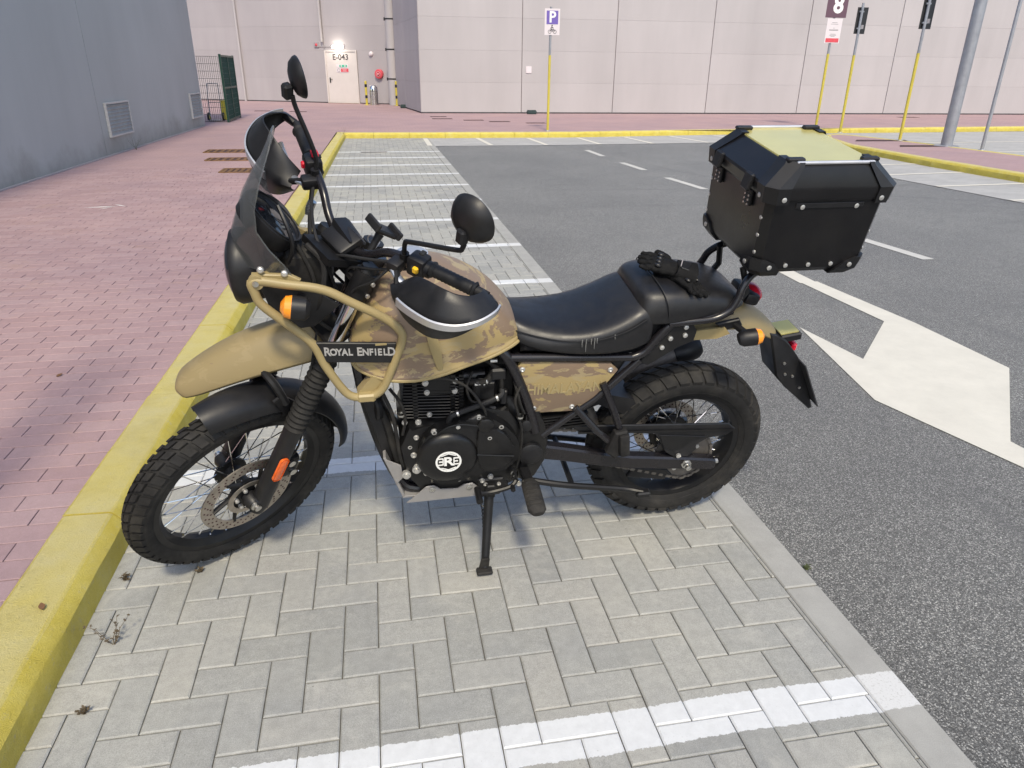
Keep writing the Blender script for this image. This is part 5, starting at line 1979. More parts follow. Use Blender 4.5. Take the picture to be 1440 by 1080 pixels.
mb.box((-.318, 0, .748), (.075, .09, .028), .005, Matrix.Rotation(R(8), 3, 'Y'))
pl_ = P_(mb, 'plate_lamp', M['black_plastic'], ph)
mb = MB()
mb.box((-.312, 0, .7645), (.062, .075, .004), 0, Matrix.Rotation(R(8), 3, 'Y'))
P_(mb, 'plate_lamp_top', M['lid_reflection'], pl_)
mb = MB()
mb.box((-.352, 0, .70), (.02, .06, .03), .006)
P_(mb, 'rear_reflector', M['red'], ph)
mb = MB()
for (a, c) in ((-.315, .655), (-.33, .61), (-.36, .60), (-.40, .55)):
    mb.lathe([(.005, 0), (.005, .004)], (a, .05, c), (0, 1, 0), 8)
P_(mb, 'bolt', M['steel'], ph)

def indicator(p, q, nm, steerd=False):
    # p root, q head centre
    p, q = Vector(p), Vector(q)
    mb = MB()
    mb.tube([p, p + (q - p) * .55], [.010, .013], 10)
    d = (q - p).normalized()
    ht_ = P_(mb, nm, M['black_plastic'], bike)
    return ht_
for s in (1, -1):
    mb = MB()
    mb.side([(-.01, .848), (-.085, .862), (-.10, .838), (-.04, .822)], s * .088 - .006, .012, .003)
    mb.tube([(-.075, s * .09, .84), (-.095, s * .135, .833)], .011, 10)
    ri = P_(mb, 'rear_indicator', M['black_plastic'], bike)
    mb = MB()
    mb.tube([(-.062, s * .152, .826), (-.075, s * .153, .830), (-.112, s * .155, .834)], [.018, .026, .027], 16)
    P_(mb, 'housing', M['black_plastic'], ri)
    mb = MB()
    mb.tube([(-.112, s * .155, .834), (-.128, s * .156, .836), (-.137, s * .156, .837)], [.0265, .022, .010], 16)
    P_(mb, 'lens', M['orange'], ri)

# ---- front end fixed to the frame: rack guards, headlamp, screen, clocks, indicators
for s in (1, -1):
    b = .172 * s
    loop = [(1.296, 1.098), (1.22, 1.085), (1.133, 1.066), (1.066, 1.026), (.985, .975), (.948, .935), (.945, .90), (.972, .826), (1.000, .758), (1.030, .731), (1.067, .727), (1.105, .748), (1.151, .840), (1.176, .910), (1.231, .973), (1.284, 1.030), (1.297, 1.065)]
    mb = MB()
    mb.tube(spl([(a, b, c) for a, c in loop], 5, True), .0118, 12, True)
    rk = P_(mb, 'tank_guard', M['tan'], bike)
    mb = MB()
    mb.lathe([(.019, -.008), (.019, .008)], (1.290, b, 1.096), (0, 1, 0), 16)
    mb.beam((1.075, b, .728), (1.025, b, .728), .026, .026, .005)
    P_(mb, 'guard_lug', M['tan'], rk)
    mb = MB()
    mb.lathe([(.008, 0), (.008, .006), (.004, .007)], (1.290, b + s * .008, 1.096), (0, s, 0), 10)
    P_(mb, 'bolt', M['steel'], rk)
    mb = MB()
    mb.side([(1.170, .916), (.960, .900), (.972, .838), (1.158, .854)], b - .002 if s > 0 else b - .006, .008, .002)
    np_ = P_(mb, 'name_panel', M['black_plastic'], rk)
    if s > 0:
        mb = MB()
        ud = Vector((-1, 0, -.068))
        x = 1.150
        # small capitals
        for ch, sz in (('R', 1), ('O', 0), ('Y', 0), ('A', 0), ('L', 0), (' ', 0), ('E', 1), ('N', 0), ('F', 0), ('I', 0), ('E', 0), ('L', 0), ('D', 1)):
            adv = {' ': .008, 'I': .0085}.get(ch, .0158) * (1.18 if sz else 1.0) * .93
            if ch != ' ':
                h_ = .0355 if sz else .0285
                xc = x - adv / 2
                add_text(mb, ch, h_, (xc, b + .0064, .8790 + (xc - 1.06) * .068 + (.0012 if sz else 0)), ud, (0, 0, 1), .0006, .82, 1, .0009)
            x -= adv
        P_(mb, 'lettering', M['letter_grey'], np_)
        mb = MB()
        mb.box((1.0, b + .0063, .900), (.03, .001, .006))
        P_(mb, 'tan_tick', M['tan'], np_)
    # brackets to tank and headlamp
    mb = MB()
    mb.side([(1.075, .735), (1.02, .735), (1.0, .775), (1.03, .79)], s * .135 - .004, .035 * s if s > 0 else .008)
    mb.tube([(1.28, s * .16, 1.092), (1.25, s * .06, 1.09)], .010, 8)
    P_(mb, 'guard_bracket', M['tan'], rk)
mb = MB()
for s in (1, -1):
    mb.side([(1.295, 1.06), (1.16, 1.04), (1.10, .99), (1.17, .93), (1.22, .925), (1.275, .985)], s * .112 - .004, .008, .002)
P_(mb, 'headlamp_bracket', M['black_plastic'], bike)
mb = MB()
mb.side([(1.30, 1.112), (1.21, 1.105), (1.185, 1.09), (1.20, 1.075), (1.30, 1.092)], .150, .012, .002)
mb.side([(1.30, 1.112), (1.21, 1.105), (1.185, 1.09), (1.20, 1.075), (1.30, 1.092)], -.162, .012, .002)
P_(mb, 'screen_bracket', M['tan'], bike)

hlp = MB()
hlp.lathe([(.0, 1.25), (.05, 1.255), (.085, 1.285), (.096, 1.318), (.100, 1.338), (.102, 1.352), (.095, 1.366), (.088, 1.364)], (0, 0, 1.062), (1, 0, 0), 40, False)
hd_ = P_(hlp, 'headlamp', M['black_plastic'], bike, False, 0, 40)
mb = MB()
mb.lathe([(.088, 1.362), (.075, 1.374), (.05, 1.383), (.0, 1.387)], (0, 0, 1.062), (1, 0, 0), 36, False)
P_(mb, 'headlamp_lens', M['glass_dark'], hd_)

rows = [(1.098, 1.372, 1.205, .160), (1.13, 1.368, 1.222, .159), (1.17, 1.357, 1.252, .156), (1.215, 1.338, 1.276, .149), (1.265, 1.316, 1.274, .135), (1.315, 1.285, 1.258, .118), (1.352, 1.258, 1.243, .096), (1.388, 1.238, 1.228, .072), (1.408, 1.228, 1.222, .050), (1.415, 1.224, 1.222, .028)]
def scr_pt(row, q, off):
    c, ac, as_, bs = row
    a = ac + (as_ - ac) * abs(q) ** 1.9
    return Vector((a - off, bs * q * (1 - off * 3), c))
mb = MB()
rings = []
for row in rows:
    out_ = [scr_pt(row, -1 + j / 8, 0) for j in range(17)]
    in_ = [scr_pt(row, 1 - j / 8, .0035) for j in range(17)]
    rings.append(out_ + in_)
mb.loft(rings)
scn = P_(mb, 'windscreen', M['screen'], bike, False, 0, 60)
mb = MB()
for s in (1, -1):
    for (a, c) in ((1.277, 1.122), (1.222, 1.110)):
        mb.lathe([(.0085, -.004), (.0085, .004), (.005, .007)], (a, s * .161, c), (0, s, 0), 12)
P_(mb, 'screw', M['bolt'], scn)
# clocks
mb = MB()
axC = Vector((-.75, 0, .66))
mb.lathe([(.05, -.06), (.080, -.045), (.086, -.01), (.086, .0), (.080, .004), (.076, -.002)], (1.245, .025, 1.205), axC, 36)
clk = P_(mb, 'instrument_cluster', M['black_plastic'], bike)
mb = MB()
mb.lathe([(.077, -.003), (.02, .002)], (1.245, .025, 1.205), axC, 32)
P_(mb, 'dial_glass', M['glass_dark'], clk)
mb = MB()
mb.ring([(.079, .001), (.084, .001), (.084, .006), (.079, .006)], Vector((1.245, .025, 1.205)), axC, 40)
P_(mb, 'dial_bezel', M['black_metal'], clk)
mb = MB()
mb.lathe([(.035, -.05), (.046, -.035), (.048, .0), (.042, .003)], (1.24, -.055, 1.195), axC, 24)
mb.box((1.26, 0, 1.15), (.06, .16, .10), .015)
mb.tube(spl([(1.225, .07, 1.25), (1.205, .10, 1.20), (1.20, .10, 1.15), (1.22, .08, 1.10)], 5), .006, 8)
P_(mb, 'clock_surround', M['black_plastic'], clk)
mb = MB()
mb.box((1.18, 0, 1.06), (.13, .13, .13), .02)
mb.tube(spl([(1.17, .06, 1.14), (1.13, .10, 1.10), (1.15, .11, 1.0), (1.19, .10, .93)], 5), .008, 8)
mb.tube(spl([(1.20, .05, 1.15), (1.16, .08, 1.05), (1.18, .09, .96), (1.12, .07, .88)], 5), .006, 8)
P_(mb, 'wiring_loom', M['rubber'], bike)
for s in (1, -1):
    mb = MB()
    mb.tube([(1.195, s * .115, 1.02), (1.195, s * .165, 1.025)], .010, 10)
    fi = P_(mb, 'front_indicator', M['black_plastic'], bike)
    mb = MB()
    mb.tube([(1.168, s * .200, 1.028), (1.178, s * .200, 1.030), (1.212, s * .200, 1.036)], [.020, .030, .031], 16)
    P_(mb, 'housing', M['black_plastic'], fi)
    mb = MB()
    mb.tube([(1.212, s * .200, 1.036), (1.228, s * .200, 1.039), (1.238, s * .200, 1.041)], [.031, .027, .012], 16)
    P_(mb, 'lens', M['orange'], fi)

# ---- handlebar group (turned with the fork)
half = [(1.078, .0, 1.135), (1.078, .05, 1.137), (1.070, .095, 1.155), (1.053, .145, 1.190), (1.036, .20, 1.205), (1.015, .27, 1.212), (.985, .36, 1.215), (.963, .425, 1.217)]
path = [(a, -b, c) for a, b, c in half[:0:-1]] + half
mb = MB()
mb.tube(spl(path, 5), .0115, 12)
hb = P_(mb, 'handlebar', M['frame_black'], bike, True)
mb = MB()
for s in (1, -1):
    mb.box((1.078, s * .035, 1.125), (.034, .026, .06), .006)
mb.box((1.092, 0, 1.150), (.075, .10, .024), .010, Matrix.Rotation(R(18), 3, 'Y'), 2)
P_(mb, 'bar_clamp', M['black_plastic'], hb)
mb = MB()
mb.prism([(-.035, 0), (.030, 0), (.036, .006), (.02, .016), (-.028, .018)], (1.066, -.045, 1.160), (-.78, 0, -.2), (0, 0, 1), (.06, 1, -.2), .09, .005)
P_(mb, 'bar_bag', M['black_plastic'], hb)
mb = MB()
mb.ring([(.010, -.001), (.0125, -.001), (.0125, .001), (.010, .001)], (1.045, .065, 1.172), (1, .4, .3), 14)
mb.box((1.035, .075, 1.160), (.03, .006, .012), .001, Matrix.Rotation(R(30), 3, 'Z'))
P_(mb, 'key', M['steel'], hb)
for s in (1, -1):
    dirv = (Vector((.963, s * .425, 1.217)) - Vector((1.015, s * .27, 1.212))).normalized()
    g0 = Vector((1.013, s * .272, 1.212))
    mb = MB()
    pts, rs = [], []
    for k in range(25):
        t_ = k / 24
        pts.append(g0 + dirv * (.128 * t_))
        rs.append(.0165 + (.0012 if k % 2 else 0) + (.004 if k in (0, 1, 23) else 0))
    mb.tube(pts, rs, 16)
    mb.tube([g0 + dirv * .13, g0 + dirv * .16], [.0135, .012], 14)
    P_(mb, 'grip', M['grip'], hb)
    mb = MB()
    sw = Vector((1.026, s * .238, 1.207))
    rot = Matrix((Vector((0, 0, 1)).cross(dirv).normalized(), dirv, Vector((0, 0, 1)))).transposed()
    mb.box(sw, (.046, .05, .056), .009, rot, 2)
    mb.lathe([(.022, 0), (.022, .012)], sw + dirv * .024, dirv, 16)
    swi = P_(mb, 'switch_housing', M['black_plastic'], hb)
    back = -(Vector((0, 0, 1)).cross(dirv).normalized()) * (1 if s > 0 else -1)
    if back.x > 0: back = -back
    mb = MB()
    mb.box(sw - back * .025 + Vector((0, 0, .002)) + dirv * .006, (.012, .015, .018), .003, rot)
    P_(mb, 'switch_button', M['yellow'] if s > 0 else M['red'], swi)
    mb = MB()
    mb.box(sw + back * .014 + Vector((0, 0, .028)), (.018, .014, .006), .002, rot)
    mb.box(sw + back * .023 + Vector((0, 0, -.017)) - dirv * .006, (.008, .012, .010), .002, rot)
    P_(mb, 'switch_button', M['grip'], swi)
    if s < 0:
        mb = MB()
        mb.box(sw + Vector((-.006, 0, .036)), (.02, .024, .016), .004, rot)
        P_(mb, 'kill_switch', M['red'], swi)
    # lever and perch
    mb = MB()
    mb.box(Vector((1.058, s * .195, 1.193)), (.055, .036, .032), .007, rot, 2)
    per = P_(mb, 'lever_perch', M['black_plastic'], hb)
    mb = MB()
    lv = spl([(1.075, s * .20, 1.188), (1.082, s * .235, 1.183), (1.074, s * .27, 1.180), (1.062, s * .31, 1.183), (1.045, s * .36, 1.186), (1.030, s * .40, 1.188)], 5)
    mb.tube(lv, [.011 - .004 * i / len(lv) for i in range(len(lv))], 10, False, .6)
    P_(mb, 'lever', M['lever'], per)
    # hand guard shell
    mb = MB()
    gp_ = [(1.090, .235, 1.150, 1.190, 0), (1.112, .27, 1.138, 1.220, 0), (1.122, .31, 1.134, 1.246, 0), (1.122, .36, 1.136, 1.264, 0), (1.112, .41, 1.144, 1.272, 0), (1.085, .45, 1.165, 1.268, 0), (1.045, .472, 1.192, 1.262, 0), (1.0, .472, 1.210, 1.255, 0), (.975, .460, 1.216, 1.248, 0)]
    sp1 = spl([(a, b_, c0 - (0 if s > 0 else .040 * math.sin(math.pi * i / 8))) for i, (a, b_, c0, c1, _) in enumerate(gp_)], 4)
    sp2 = spl([(a, b_, c1) for a, b_, c0, c1, _ in gp_], 4)
    rings = []
    for p, q in zip(sp1, sp2):
        ring_o, ring_i = [], []
        cen = Vector((1.0, .30, p.z))
        outd = Vector((p.x - .99, (p.y - .30) * .8, 0)).normalized()
        for k in range(7):
            t_ = k / 6
            z_ = p.z + (q.z - p.z) * t_
            bul = .016 * math.sin(math.pi * min(1, t_ * 1.15) * .87) - (.042 * max(0, t_ - .55) / .45)
            ring_o.append(Vector((p.x, p.y, z_)) + outd * bul)
            ring_i.append(Vector((p.x, p.y, z_)) + outd * (bul - .004))
        R_ = ring_o + ring_i[::-1]
        rings.append([(v.x, s * v.y, v.z) for v in R_])
    mb.loft(rings)
    hg = P_(mb, 'hand_guard', M['black_plastic'], hb, False, 0, 50)
    # bright trim strip following the shell
    mb = MB()
    ts = []
    for i, (p, q) in enumerate(zip(sp1, sp2)):
        t_ = i / (len(sp1) - 1)
        if t_ < .20: continue
        frac = .52 - .04 * math.sin(math.pi * t_)
        outd = Vector((p.x - .99, (p.y - .30) * .8, 0)).normalized()
        bul = .016 * math.sin(math.pi * min(1, frac * 1.15) * .87) + .0016
        hw = .0150 * (1 - .5 * t_)
        z_ = p.z + (q.z - p.z) * frac
        base = Vector((p.x, p.y, 0)) + outd * bul
        ring_ = []
        for (du, dz) in ((-.002, -hw), (.0025, -hw * .85), (.0025, hw * .85), (-.002, hw)):
            v = base + outd * du
            ring_.append((v.x, s * v.y, z_ + dz))
        ts.append(ring_)
    mb.loft(ts)
    P_(mb, 'guard_trim', M['silver'], hg)
    mb = MB()
    mb.tube([(.965, s * .43, 1.217), (.978, s * .462, 1.226)], .012, 10)
    mb.tube([(1.06, s * .19, 1.20), (1.094, s * .245, 1.175)], .009, 8)
    P_(mb, 'guard_mount', M['black_metal'], hg)
# mirrors
for s in (1, -1):
    mb = MB()
    if s > 0:
        stem = [(1.043, .200, 1.212), (1.050, .208, 1.262), (1.048, .230, 1.280), (1.014, .345, 1.325), (1.007, .360, 1.337), (1.004, .363, 1.370)]
        hc = Vector((.992, .364, 1.416))
    else:
        stem = [(1.043, -.200, 1.212), (1.035, -.205, 1.25), (1.042, -.222, 1.30), (1.056, -.258, 1.375), (1.060, -.264, 1.405)]
        hc = Vector((1.032, -.275, 1.442))
    mb.tube(spl(stem, 5), .0062, 10)
    mb.lathe([(.012, -.012), (.012, .012)], (1.043, s * .20, 1.212), (0, 0, 1), 10)
    mr = P_(mb, 'mirror_stem', M['black_metal'], hb)
    nrm = Vector((-1, -.16 if s > 0 else .26, .12)).normalized()
    mk = 1.0 if s > 0 else .86
    mb = MB()
    x_, y_, d_ = frame_from(nrm)
    prof = [(.0, -.034), (.026, -.032), (.046, -.022), (.057, -.006), (.060, .004), (.057, .008), (.054, .006)]
    mb.lathe([(r_ * mk, h_ * (1 if s > 0 else .7)) for r_, h_ in prof], hc, nrm, 36, False)
    mh = P_(mb, 'mirror_head', M['black_plastic'], mr, False, 0, 45)
    mb = MB()
    mb.lathe([(.0545 * mk, .005), (.0, .0055)], hc, nrm, 30, False)
    mg_ = P_(mb, 'mirror_glass', M['chrome'], mr)
    mb = MB()
    q = Vector(stem[-1])
    mb.box((q + hc) / 2 - nrm * .022 + Vector((0, 0, -.008)), (.026, .026, .04), .006)
    P_(mb, 'mirror_neck', M['black_plastic'], mr)
# phone holder
mb = MB()
mb.tube([(1.066, .085, 1.152), (1.045, .082, 1.178), (1.030, .080, 1.195)], [.010, .009, .012], 10)
ph_ = P_(mb, 'phone_mount', M['black_plastic'], hb)
mb = MB()
n_ = Vector((-.62, .1, .78)).normalized()
x_ = Vector((0, 1, 0)) - n_ * n_.y
x_.normalize()
y_ = n_.cross(x_)
rotM = Matrix((y_, x_, n_)).transposed()
mb.box((1.022, .08, 1.205), (.085, .045, .012), .004, rotM)
for k in (-1, 1):
    mb.box(Vector((1.022, .08, 1.205)) + y_ * (.044 * k) + n_ * .008, (.012, .055, .022), .003, rotM)
P_(mb, 'phone_cradle', M['black_plastic'], ph_)
# cables
mb = MB()
for pts, r_ in (
    ([(1.055, .19, 1.19), (1.09, .12, 1.165), (1.13, .03, 1.13), (1.12, -.03, 1.05), (1.05, -.04, .93)], .0045),
    ([(1.03, .225, 1.185), (1.075, .14, 1.14), (1.11, .06, 1.10), (1.10, .03, 1.0)], .004),
    ([(1.055, -.19, 1.19), (1.10, -.13, 1.165), (1.14, -.05, 1.15), (1.15, .02, 1.10), (1.13, .05, .98)], .0045),
    ([(1.03, -.225, 1.185), (1.10, -.14, 1.12), (1.14, -.06, 1.08), (1.12, .0, .98)], .0045),
    ([(1.03, -.235, 1.18), (1.085, -.17, 1.10), (1.13, -.09, 1.03), (1.12, -.02, .95)], .0045),
    ([(1.05, .18, 1.185), (1.10, .16, 1.13), (1.13, .11, 1.07), (1.14, .08, .98)], .0035)):
    mb.tube(spl(pts, 6), r_, 8)
P_(mb, 'cable', M['grip'], hb)
mb = MB()
mb.tube(spl([(1.075, -.165, 1.155), (1.085, -.165, 1.135), (1.09, -.16, 1.12)], 3), .012, 10)
P_(mb, 'brake_banjo', M['steel'], hb)

# ------------------------------------------------------------------ TOP BOX on the rack (a thing of its own)
tb = empty('top_box', (0, 0, 0))
tb.matrix_world = BM @ Matrix.Translation((-.2, 0, 1.052))
tag(tb, 'black metal top box with riveted corners on the motorcycle rack', 'top box')
BL, BW = .348, .372    # along a, along b
def ringbox(z, L, W_, cut=.0):
    x, y_ = L / 2, W_ / 2
    if cut <= 0: cut = .0005
    return [(-x + cut, -y_, z), (x - cut, -y_, z), (x, -y_ + cut, z), (x, y_ - cut, z), (x - cut, y_, z), (-x + cut, y_, z), (-x, y_ - cut, z), (-x, -y_ + cut, z)]
mb = MB()
mb.loft([ringbox(.0, BL - .05, BW - .05, .02), ringbox(.016, BL - .022, BW - .022, .02), ringbox(.03, BL - .014, BW - .014, .02), ringbox(.216, BL, BW, .02)])
body = mb.build('body', M['box_black'], tb, 20)
mb = MB()
mb.loft([ringbox(.2165, .356, .380, .02), ringbox(.223, .366, .390, .022), ringbox(.250, .376, .396, .024), ringbox(.258, .373, .393, .024), ringbox(.303, .268, .352, .026), ringbox(.307, .256, .342, .026)])
lid = mb.build('lid', M['box_black'], tb, 20)
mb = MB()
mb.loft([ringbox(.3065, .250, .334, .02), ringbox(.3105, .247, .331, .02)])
mb.build('lid_plate', M['lid_reflection'], lid, 20)
for sy in (1, -1):
    mb = MB()
    mb.box((0, sy * .168, .3125), (.225, .011, .009), .003)
    mb.build('trim_bar', M['silver'], lid)
for sx in (1, -1):
    for sy in (1, -1):
        # lid corner guard
        mb = MB()
        def cpt(z, x, y_, ex, ey):
            c = .026
            return [(sx * (x - ex), sy * (y_ + .001), z), (sx * (x - c), sy * (y_ + .001), z), (sx * (x + .001), sy * (y_ - c), z), (sx * (x + .001), sy * (y_ - ey), z), (sx * (x - .02), sy * (y_ - ey), z), (sx * (x - .02), sy * (y_ - .02), z), (sx * (x - ex), sy * (y_ - .02), z)]
        mb.loft([cpt(.212, .187, .199, .060, .060), cpt(.256, .192, .202, .064, .066), cpt(.306, .137, .180, .040, .070), cpt(.315, .131, .175, .038, .068)])
        g_ = mb.build('corner_guard', M['black_plastic'], lid, 20)
        mb = MB()
        mb.box((sx * .108, sy * .150, .316), (.05, .020, .010), .003)
        mb.build('tie_lug', M['black_plastic'], g_)
        for (px, py, nx, ny) in ((.187 - .045, .2015, 0, 1), (.1895, .199 - .045, 1, 0)):
            mb = MB()
            mb.lathe([(.0070, -.002), (.0070, .0008), (.0050, .0018)], (sx * px, sy * py, .226), (sx * nx, sy * ny, 0), 12)
            mb.build('rivet', M['bolt'], g_)
        # bottom corner guard
        mb = MB()
        def dpt(z, o_, ext):
            x, y_ = BL / 2 - .016 + o_, BW / 2 - .016 + o_
            c = .022
            return [(sx * (x - ext), sy * (y_ + .012), z), (sx * (x - c + .012), sy * (y_ + .012), z), (sx * (x + .012), sy * (y_ - c + .012), z), (sx * (x + .012), sy * (y_ - ext), z), (sx * (x - .01), sy * (y_ - ext), z), (sx * (x - ext), sy * (y_ - .01), z)]
        mb.loft([dpt(-.010, -.018, .06), dpt(.012, .0, .07), dpt(.034, .004, .055), dpt(.048, .004, .022)])
        g_ = mb.build('corner_foot', M['black_plastic'], body, 20)
        for (px, py, nx, ny) in ((BL / 2 - .05, BW / 2 + .001, 0, 1), (BL / 2 + .001, BW / 2 - .05, 1, 0)):
            mb = MB()
            mb.lathe([(.0070, -.002), (.0070, .0008), (.0050, .0018)], (sx * px, sy * py, .026), (sx * nx, sy * ny, 0), 12)
            mb.build('rivet', M['bolt'], g_)
# rivets
for sy in (1, -1):
    for k in range(3):
        mb = MB()
        mb.lathe([(.0064, -.002), (.0064, .0008), (.0045, .0017)], (.072 - k * .070, sy * (BW / 2 - .005), .028), (0, sy, 0), 12)
        mb.build('rivet', M['bolt'], body)
    for xx in (.075, -.085):
        mb = MB()
        mb.lathe([(.0070, -.002), (.0070, .0008), (.0050, .0018)], (xx, sy * (BW / 2 + .002), .201), (0, sy, 0), 12)
        mb.build('rivet', M['bolt'], body)
    mb = MB()
    mb.box((-.005, sy * (BW / 2), .204), (.20, .006, .016), .002)
    mb.build('hinge_strip', M['black_plastic'], body)
for sx in (1, -1):
    for sy in (1, -1):
        for z in (.065, .115, .165):
            mb = MB()
            mb.lathe([(.0058, -.002), (.0058, .0008), (.004, .0016)], (sx * (BL / 2 - .004 + (z - .12) * .05), sy * (BW / 2 - .026), z), (sx, 0, 0), 10)
            mb.build('rivet', M['bolt'], body)
for sx in (1,):
    for yy in (-.105, .085):
        mb = MB()
        mb.box((BL / 2 + .004, yy, .196), (.010, .034, .046), .003)
        lt = mb.build('latch', M['black_metal'], body)
        mb = MB()
        mb.box((.192, yy, .240), (.014, .042, .046), .004, Matrix.Rotation(R(-12), 3, 'Y'))
        mb.build('latch_lever', M['black_plastic'], lt)
        mb = MB()
        for dy in (-.010, .010):
            for dz in (-.016, -.004, .008):
                mb.lathe([(.003, 0), (.003, .003)], (BL / 2 + .009, yy + dy, .194 + dz), (1, 0, 0), 8)
        mb.build('latch_rivets', M['steel'], lt)['kind'] = 'stuff'

# ------------------------------------------------------------------ GLOVES on the pillion seat
def glove(name, label, Mx, mirror=1, curl=0.5):
    e = empty(name)
    e.matrix_world = BM @ Mx @ Matrix.Scale(.84, 4)
    tag(e, label, 'glove', 'pair of gloves on the pillion seat')
    mb = MB()
    # palm: x along fingers, y across, z up
    rings = []
    for x, wv, h, z in ((-.045, .040, .022, .022), (-.02, .038, .023, .022), (.0, .042, .022, .021), (.025, .047, .020, .020), (.045, .046, .017, .019), (.055, .042, .013, .018)):
        rings.append([(x, mirror * wv * math.cos(t_) , z + h * math.sin(t_) * (1 + .1 * math.sin(5 * t_))) for t_ in [2 * math.pi * k / 14 for k in range(14)]])
    mb.loft(rings)
    for j, (yy, L, cz) in enumerate(((.033, .058, .9), (.011, .066, 1.0), (-.011, .062, 1.1), (-.033, .050, 1.25))):
        pts, rs = [], []
        an = 0.0
        p = Vector((.042, mirror * yy, .021))
        for k in range(8):
            pts.append(p.copy())
            rs.append((.0125 if j < 3 else .011) * (1 - .035 * k) * (1.06 if k in (3, 5) else 1.0) * (.6 if k == 7 else 1))
            an += curl * cz * .20
            p = p + Vector((math.cos(an), mirror * yy * 2.2, -math.sin(an) * (1 if p.z > .014 else 0))).normalized() * (L / 7)
        mb.tube(pts, rs, 10)
    pts = [Vector((-.005, mirror * .034, .018)), Vector((.012, mirror * .056, .015)), Vector((.032, mirror * .066, .013)), Vector((.050, mirror * .066, .012)), Vector((.056, mirror * .065, .012))]
    mb.tube(pts, [.016, .0155, .0145, .012, .006], 10)
    g = mb.build('glove_hand', M['glove'], e, 60, 2)
    tx = bpy.data.textures.get('glove_creases') or bpy.data.textures.new('glove_creases', 'CLOUDS')
    tx.noise_scale = .016
    dm = g.modifiers.new('creases', 'DISPLACE')
    dm.texture = tx
    dm.texture_coords = 'LOCAL'
    dm.strength = .009
    # cuff, hollow
    mb = MB()
    rings = []
    for x, wv, h in ((-.035, .041, .024), (-.06, .044, .028), (-.09, .050, .033), (-.105, .053, .035), (-.104, .049, .031), (-.085, .046, .029), (-.06, .040, .024)):
        rings.append([(x + .006 * math.sin(2 * t_), mirror * wv * math.cos(t_), .026 + h * math.sin(t_) * (1 + .07 * math.sin(3 * t_ + 1))) for t_ in [2 * math.pi * k / 18 for k in range(18)]])
    mb.loft(rings)
    mb.build('cuff', M['glove'], e, 60)
    mb = MB()
    mb.box((-.062, mirror * .0, .0525), (.030, .042, .006), .002)
    mb.build('strap', M['leather'], e)
    for j, yy in enumerate((.030, .010, -.010, -.030)):
        mb = MB()
        mb.ball((.030, mirror * yy, .038), (.012, .0085, .007), 10, 6)
        mb.build('knuckle_pad', M['leather'], e)
    mb = MB()
    mb.box((-.045, mirror * .004, .0535), (.003, .034, .004))
    mb.build('piping', M['sign_grey'], e)
    return e
def gm(loc_, rz, rx=0, ry=0):
    return Matrix.Translation(loc_) @ Matrix.Rotation(R(rz), 4, 'Z') @ Matrix.Rotation(R(ry), 4, 'Y') @ Matrix.Rotation(R(rx), 4, 'X')
glove('glove', 'black riding glove lying underneath, fingers curled over the seat side', gm((.118, .066, .972), 122, -16, 6), 1, 1.0)
glove('glove', 'black riding glove lying on top of the other, fingers pointing forward', gm((.158, .022, 1.001), -26, -14, -12), -1, .4)

# ------------------------------------------------------------------ weeds and litter
def weed(x, y, z, h, n, label, mat, seed):
    rnd = random.Random(seed)
    e = empty('weed', (x, y, z))
    tag(e, label, 'weed', 'weeds along the kerb')
    mb = MB()
    mbl = MB()
    for k in range(n):
        an = rnd.uniform(0, 6.28)
        lean = rnd.uniform(.2, .9)
        p = [Vector((0, 0, 0))]
        d = Vector((math.cos(an) * lean, math.sin(an) * lean, 1)).normalized()
        for j in range(4):
            p.append(p[-1] + d * (h / 4) * rnd.uniform(.7, 1.1))
            d = (d + Vector((rnd.uniform(-.5, .5), rnd.uniform(-.5, .5), rnd.uniform(-.2, .1)))).normalized()
        mb.tube(p, [.0014, .0012, .001, .0008, .0005], 4)
        for q in p[1:]:
            for _ in range(3):
                a2 = rnd.uniform(0, 6.28)
                s_ = rnd.uniform(.004, .011)
                dv = Vector((math.cos(a2), math.sin(a2), rnd.uniform(-.2, .6))) * s_
                sd = Vector((-dv.y, dv.x, rnd.uniform(-.004, .004))) * .35
                mbl.add([q, q + dv * .5 + sd, q + dv, q + dv * .5 - sd], [(0, 1, 2, 3)])
    mb.build('stems', mat, e)
    mbl.build('leaves', mat, e, 0)
weed(-.825, 1.76, -.004, .10, 6, 'dry weed growing between pavers near the kerb', M['weed'], 1)
weed(-.825, 1.515, -.004, .022, 5, 'small dark weed in the paver joint at lower left', M['weed'], 2)
weed(-.88, 2.06, -.004, .025, 7, 'tiny weed at the kerb foot below the front wheel', M['weed'], 3)
weed(-.65, 2.06, -.004, .022, 5, 'tiny reddish weed under the front tyre', M['weed'], 4)
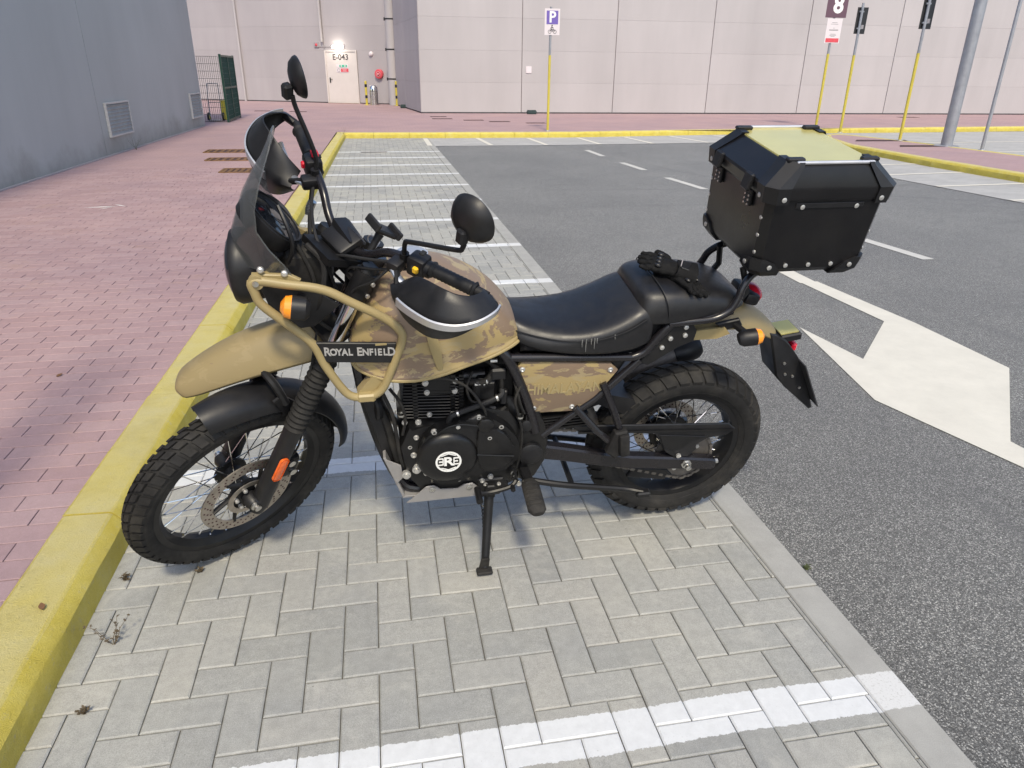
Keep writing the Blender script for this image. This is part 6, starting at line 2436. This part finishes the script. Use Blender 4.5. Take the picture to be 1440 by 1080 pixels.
weed(-.60, 2.62, -.004, .09, 12, 'brown dead weed seen through the front wheel spokes', M['weed'], 5)
weed(-.72, 18.5, 0, .30, 14, 'weed growing in the far corner of the yellow kerb', M['weed'], 6)
weed(1.345, 1.75, -.012, .02, 6, 'small weed at the edge of the asphalt beside the edging', M['weed_green'], 7)
weed(-4.33, 14.9, .118, .25, 9, 'small weed at the foot of the grey building', M['weed_green'], 8)
def leaf(x, y, z, s, rz, lb):
    mb = MB()
    V = []
    for k in range(9):
        t_ = k / 8
        V.append((s * (t_ - .5), s * .28 * math.sin(math.pi * t_), .003 + .004 * t_))
    for k in range(7, 0, -1):
        t_ = k / 8
        V.append((s * (t_ - .5), -s * .28 * math.sin(math.pi * t_), .001 + .006 * t_))
    n = len(V)
    V2 = V + [(a, b, c - .0012) for a, b, c in V]
    F = [tuple(range(n)), tuple(range(2 * n - 1, n - 1, -1))] + [(i, (i + 1) % n, n + (i + 1) % n, n + i) for i in range(n)]
    mb.add(V2, F)
    o = mb.build('fallen_leaf', M['leaf'], None, 0)
    o.location = (x, y, z)
    o.rotation_euler = (0, 0, rz)
    tag(o, lb, 'leaf', 'fallen leaves')
leaf(1.355, 2.58, -.010, .045, .5, 'orange fallen leaf at the asphalt edge behind the rear wheel')
leaf(-1.0, 1.80, .126, .03, 2.0, 'small dark fallen leaf on the yellow kerb top')
leaf(-1.6, 3.6, .121, .035, 1.0, 'fallen leaf on the near red pavement')
leaf(-2.6, 5.2, .121, .04, 2.4, 'fallen leaf on the red pavement farther from the kerb')
mb = MB()
for (x, y, a_, L) in ((-2.97, 8.60, .2, .34), (-2.80, 8.68, 2.4, .22), (-2.90, 8.52, 1.0, .18)):
    d = Vector((math.cos(a_), math.sin(a_), 0)) * L / 2
    s_ = Vector((-d.y, d.x, 0)) * .12
    c = Vector((x, y, .1205))
    mb.add([c - d, c - s_ , c + d, c + s_], [(0, 1, 2, 3)])
sp0 = mb.build('painted_mark', M['white'], None, 0)
tag(sp0, None, None, None, 'structure')
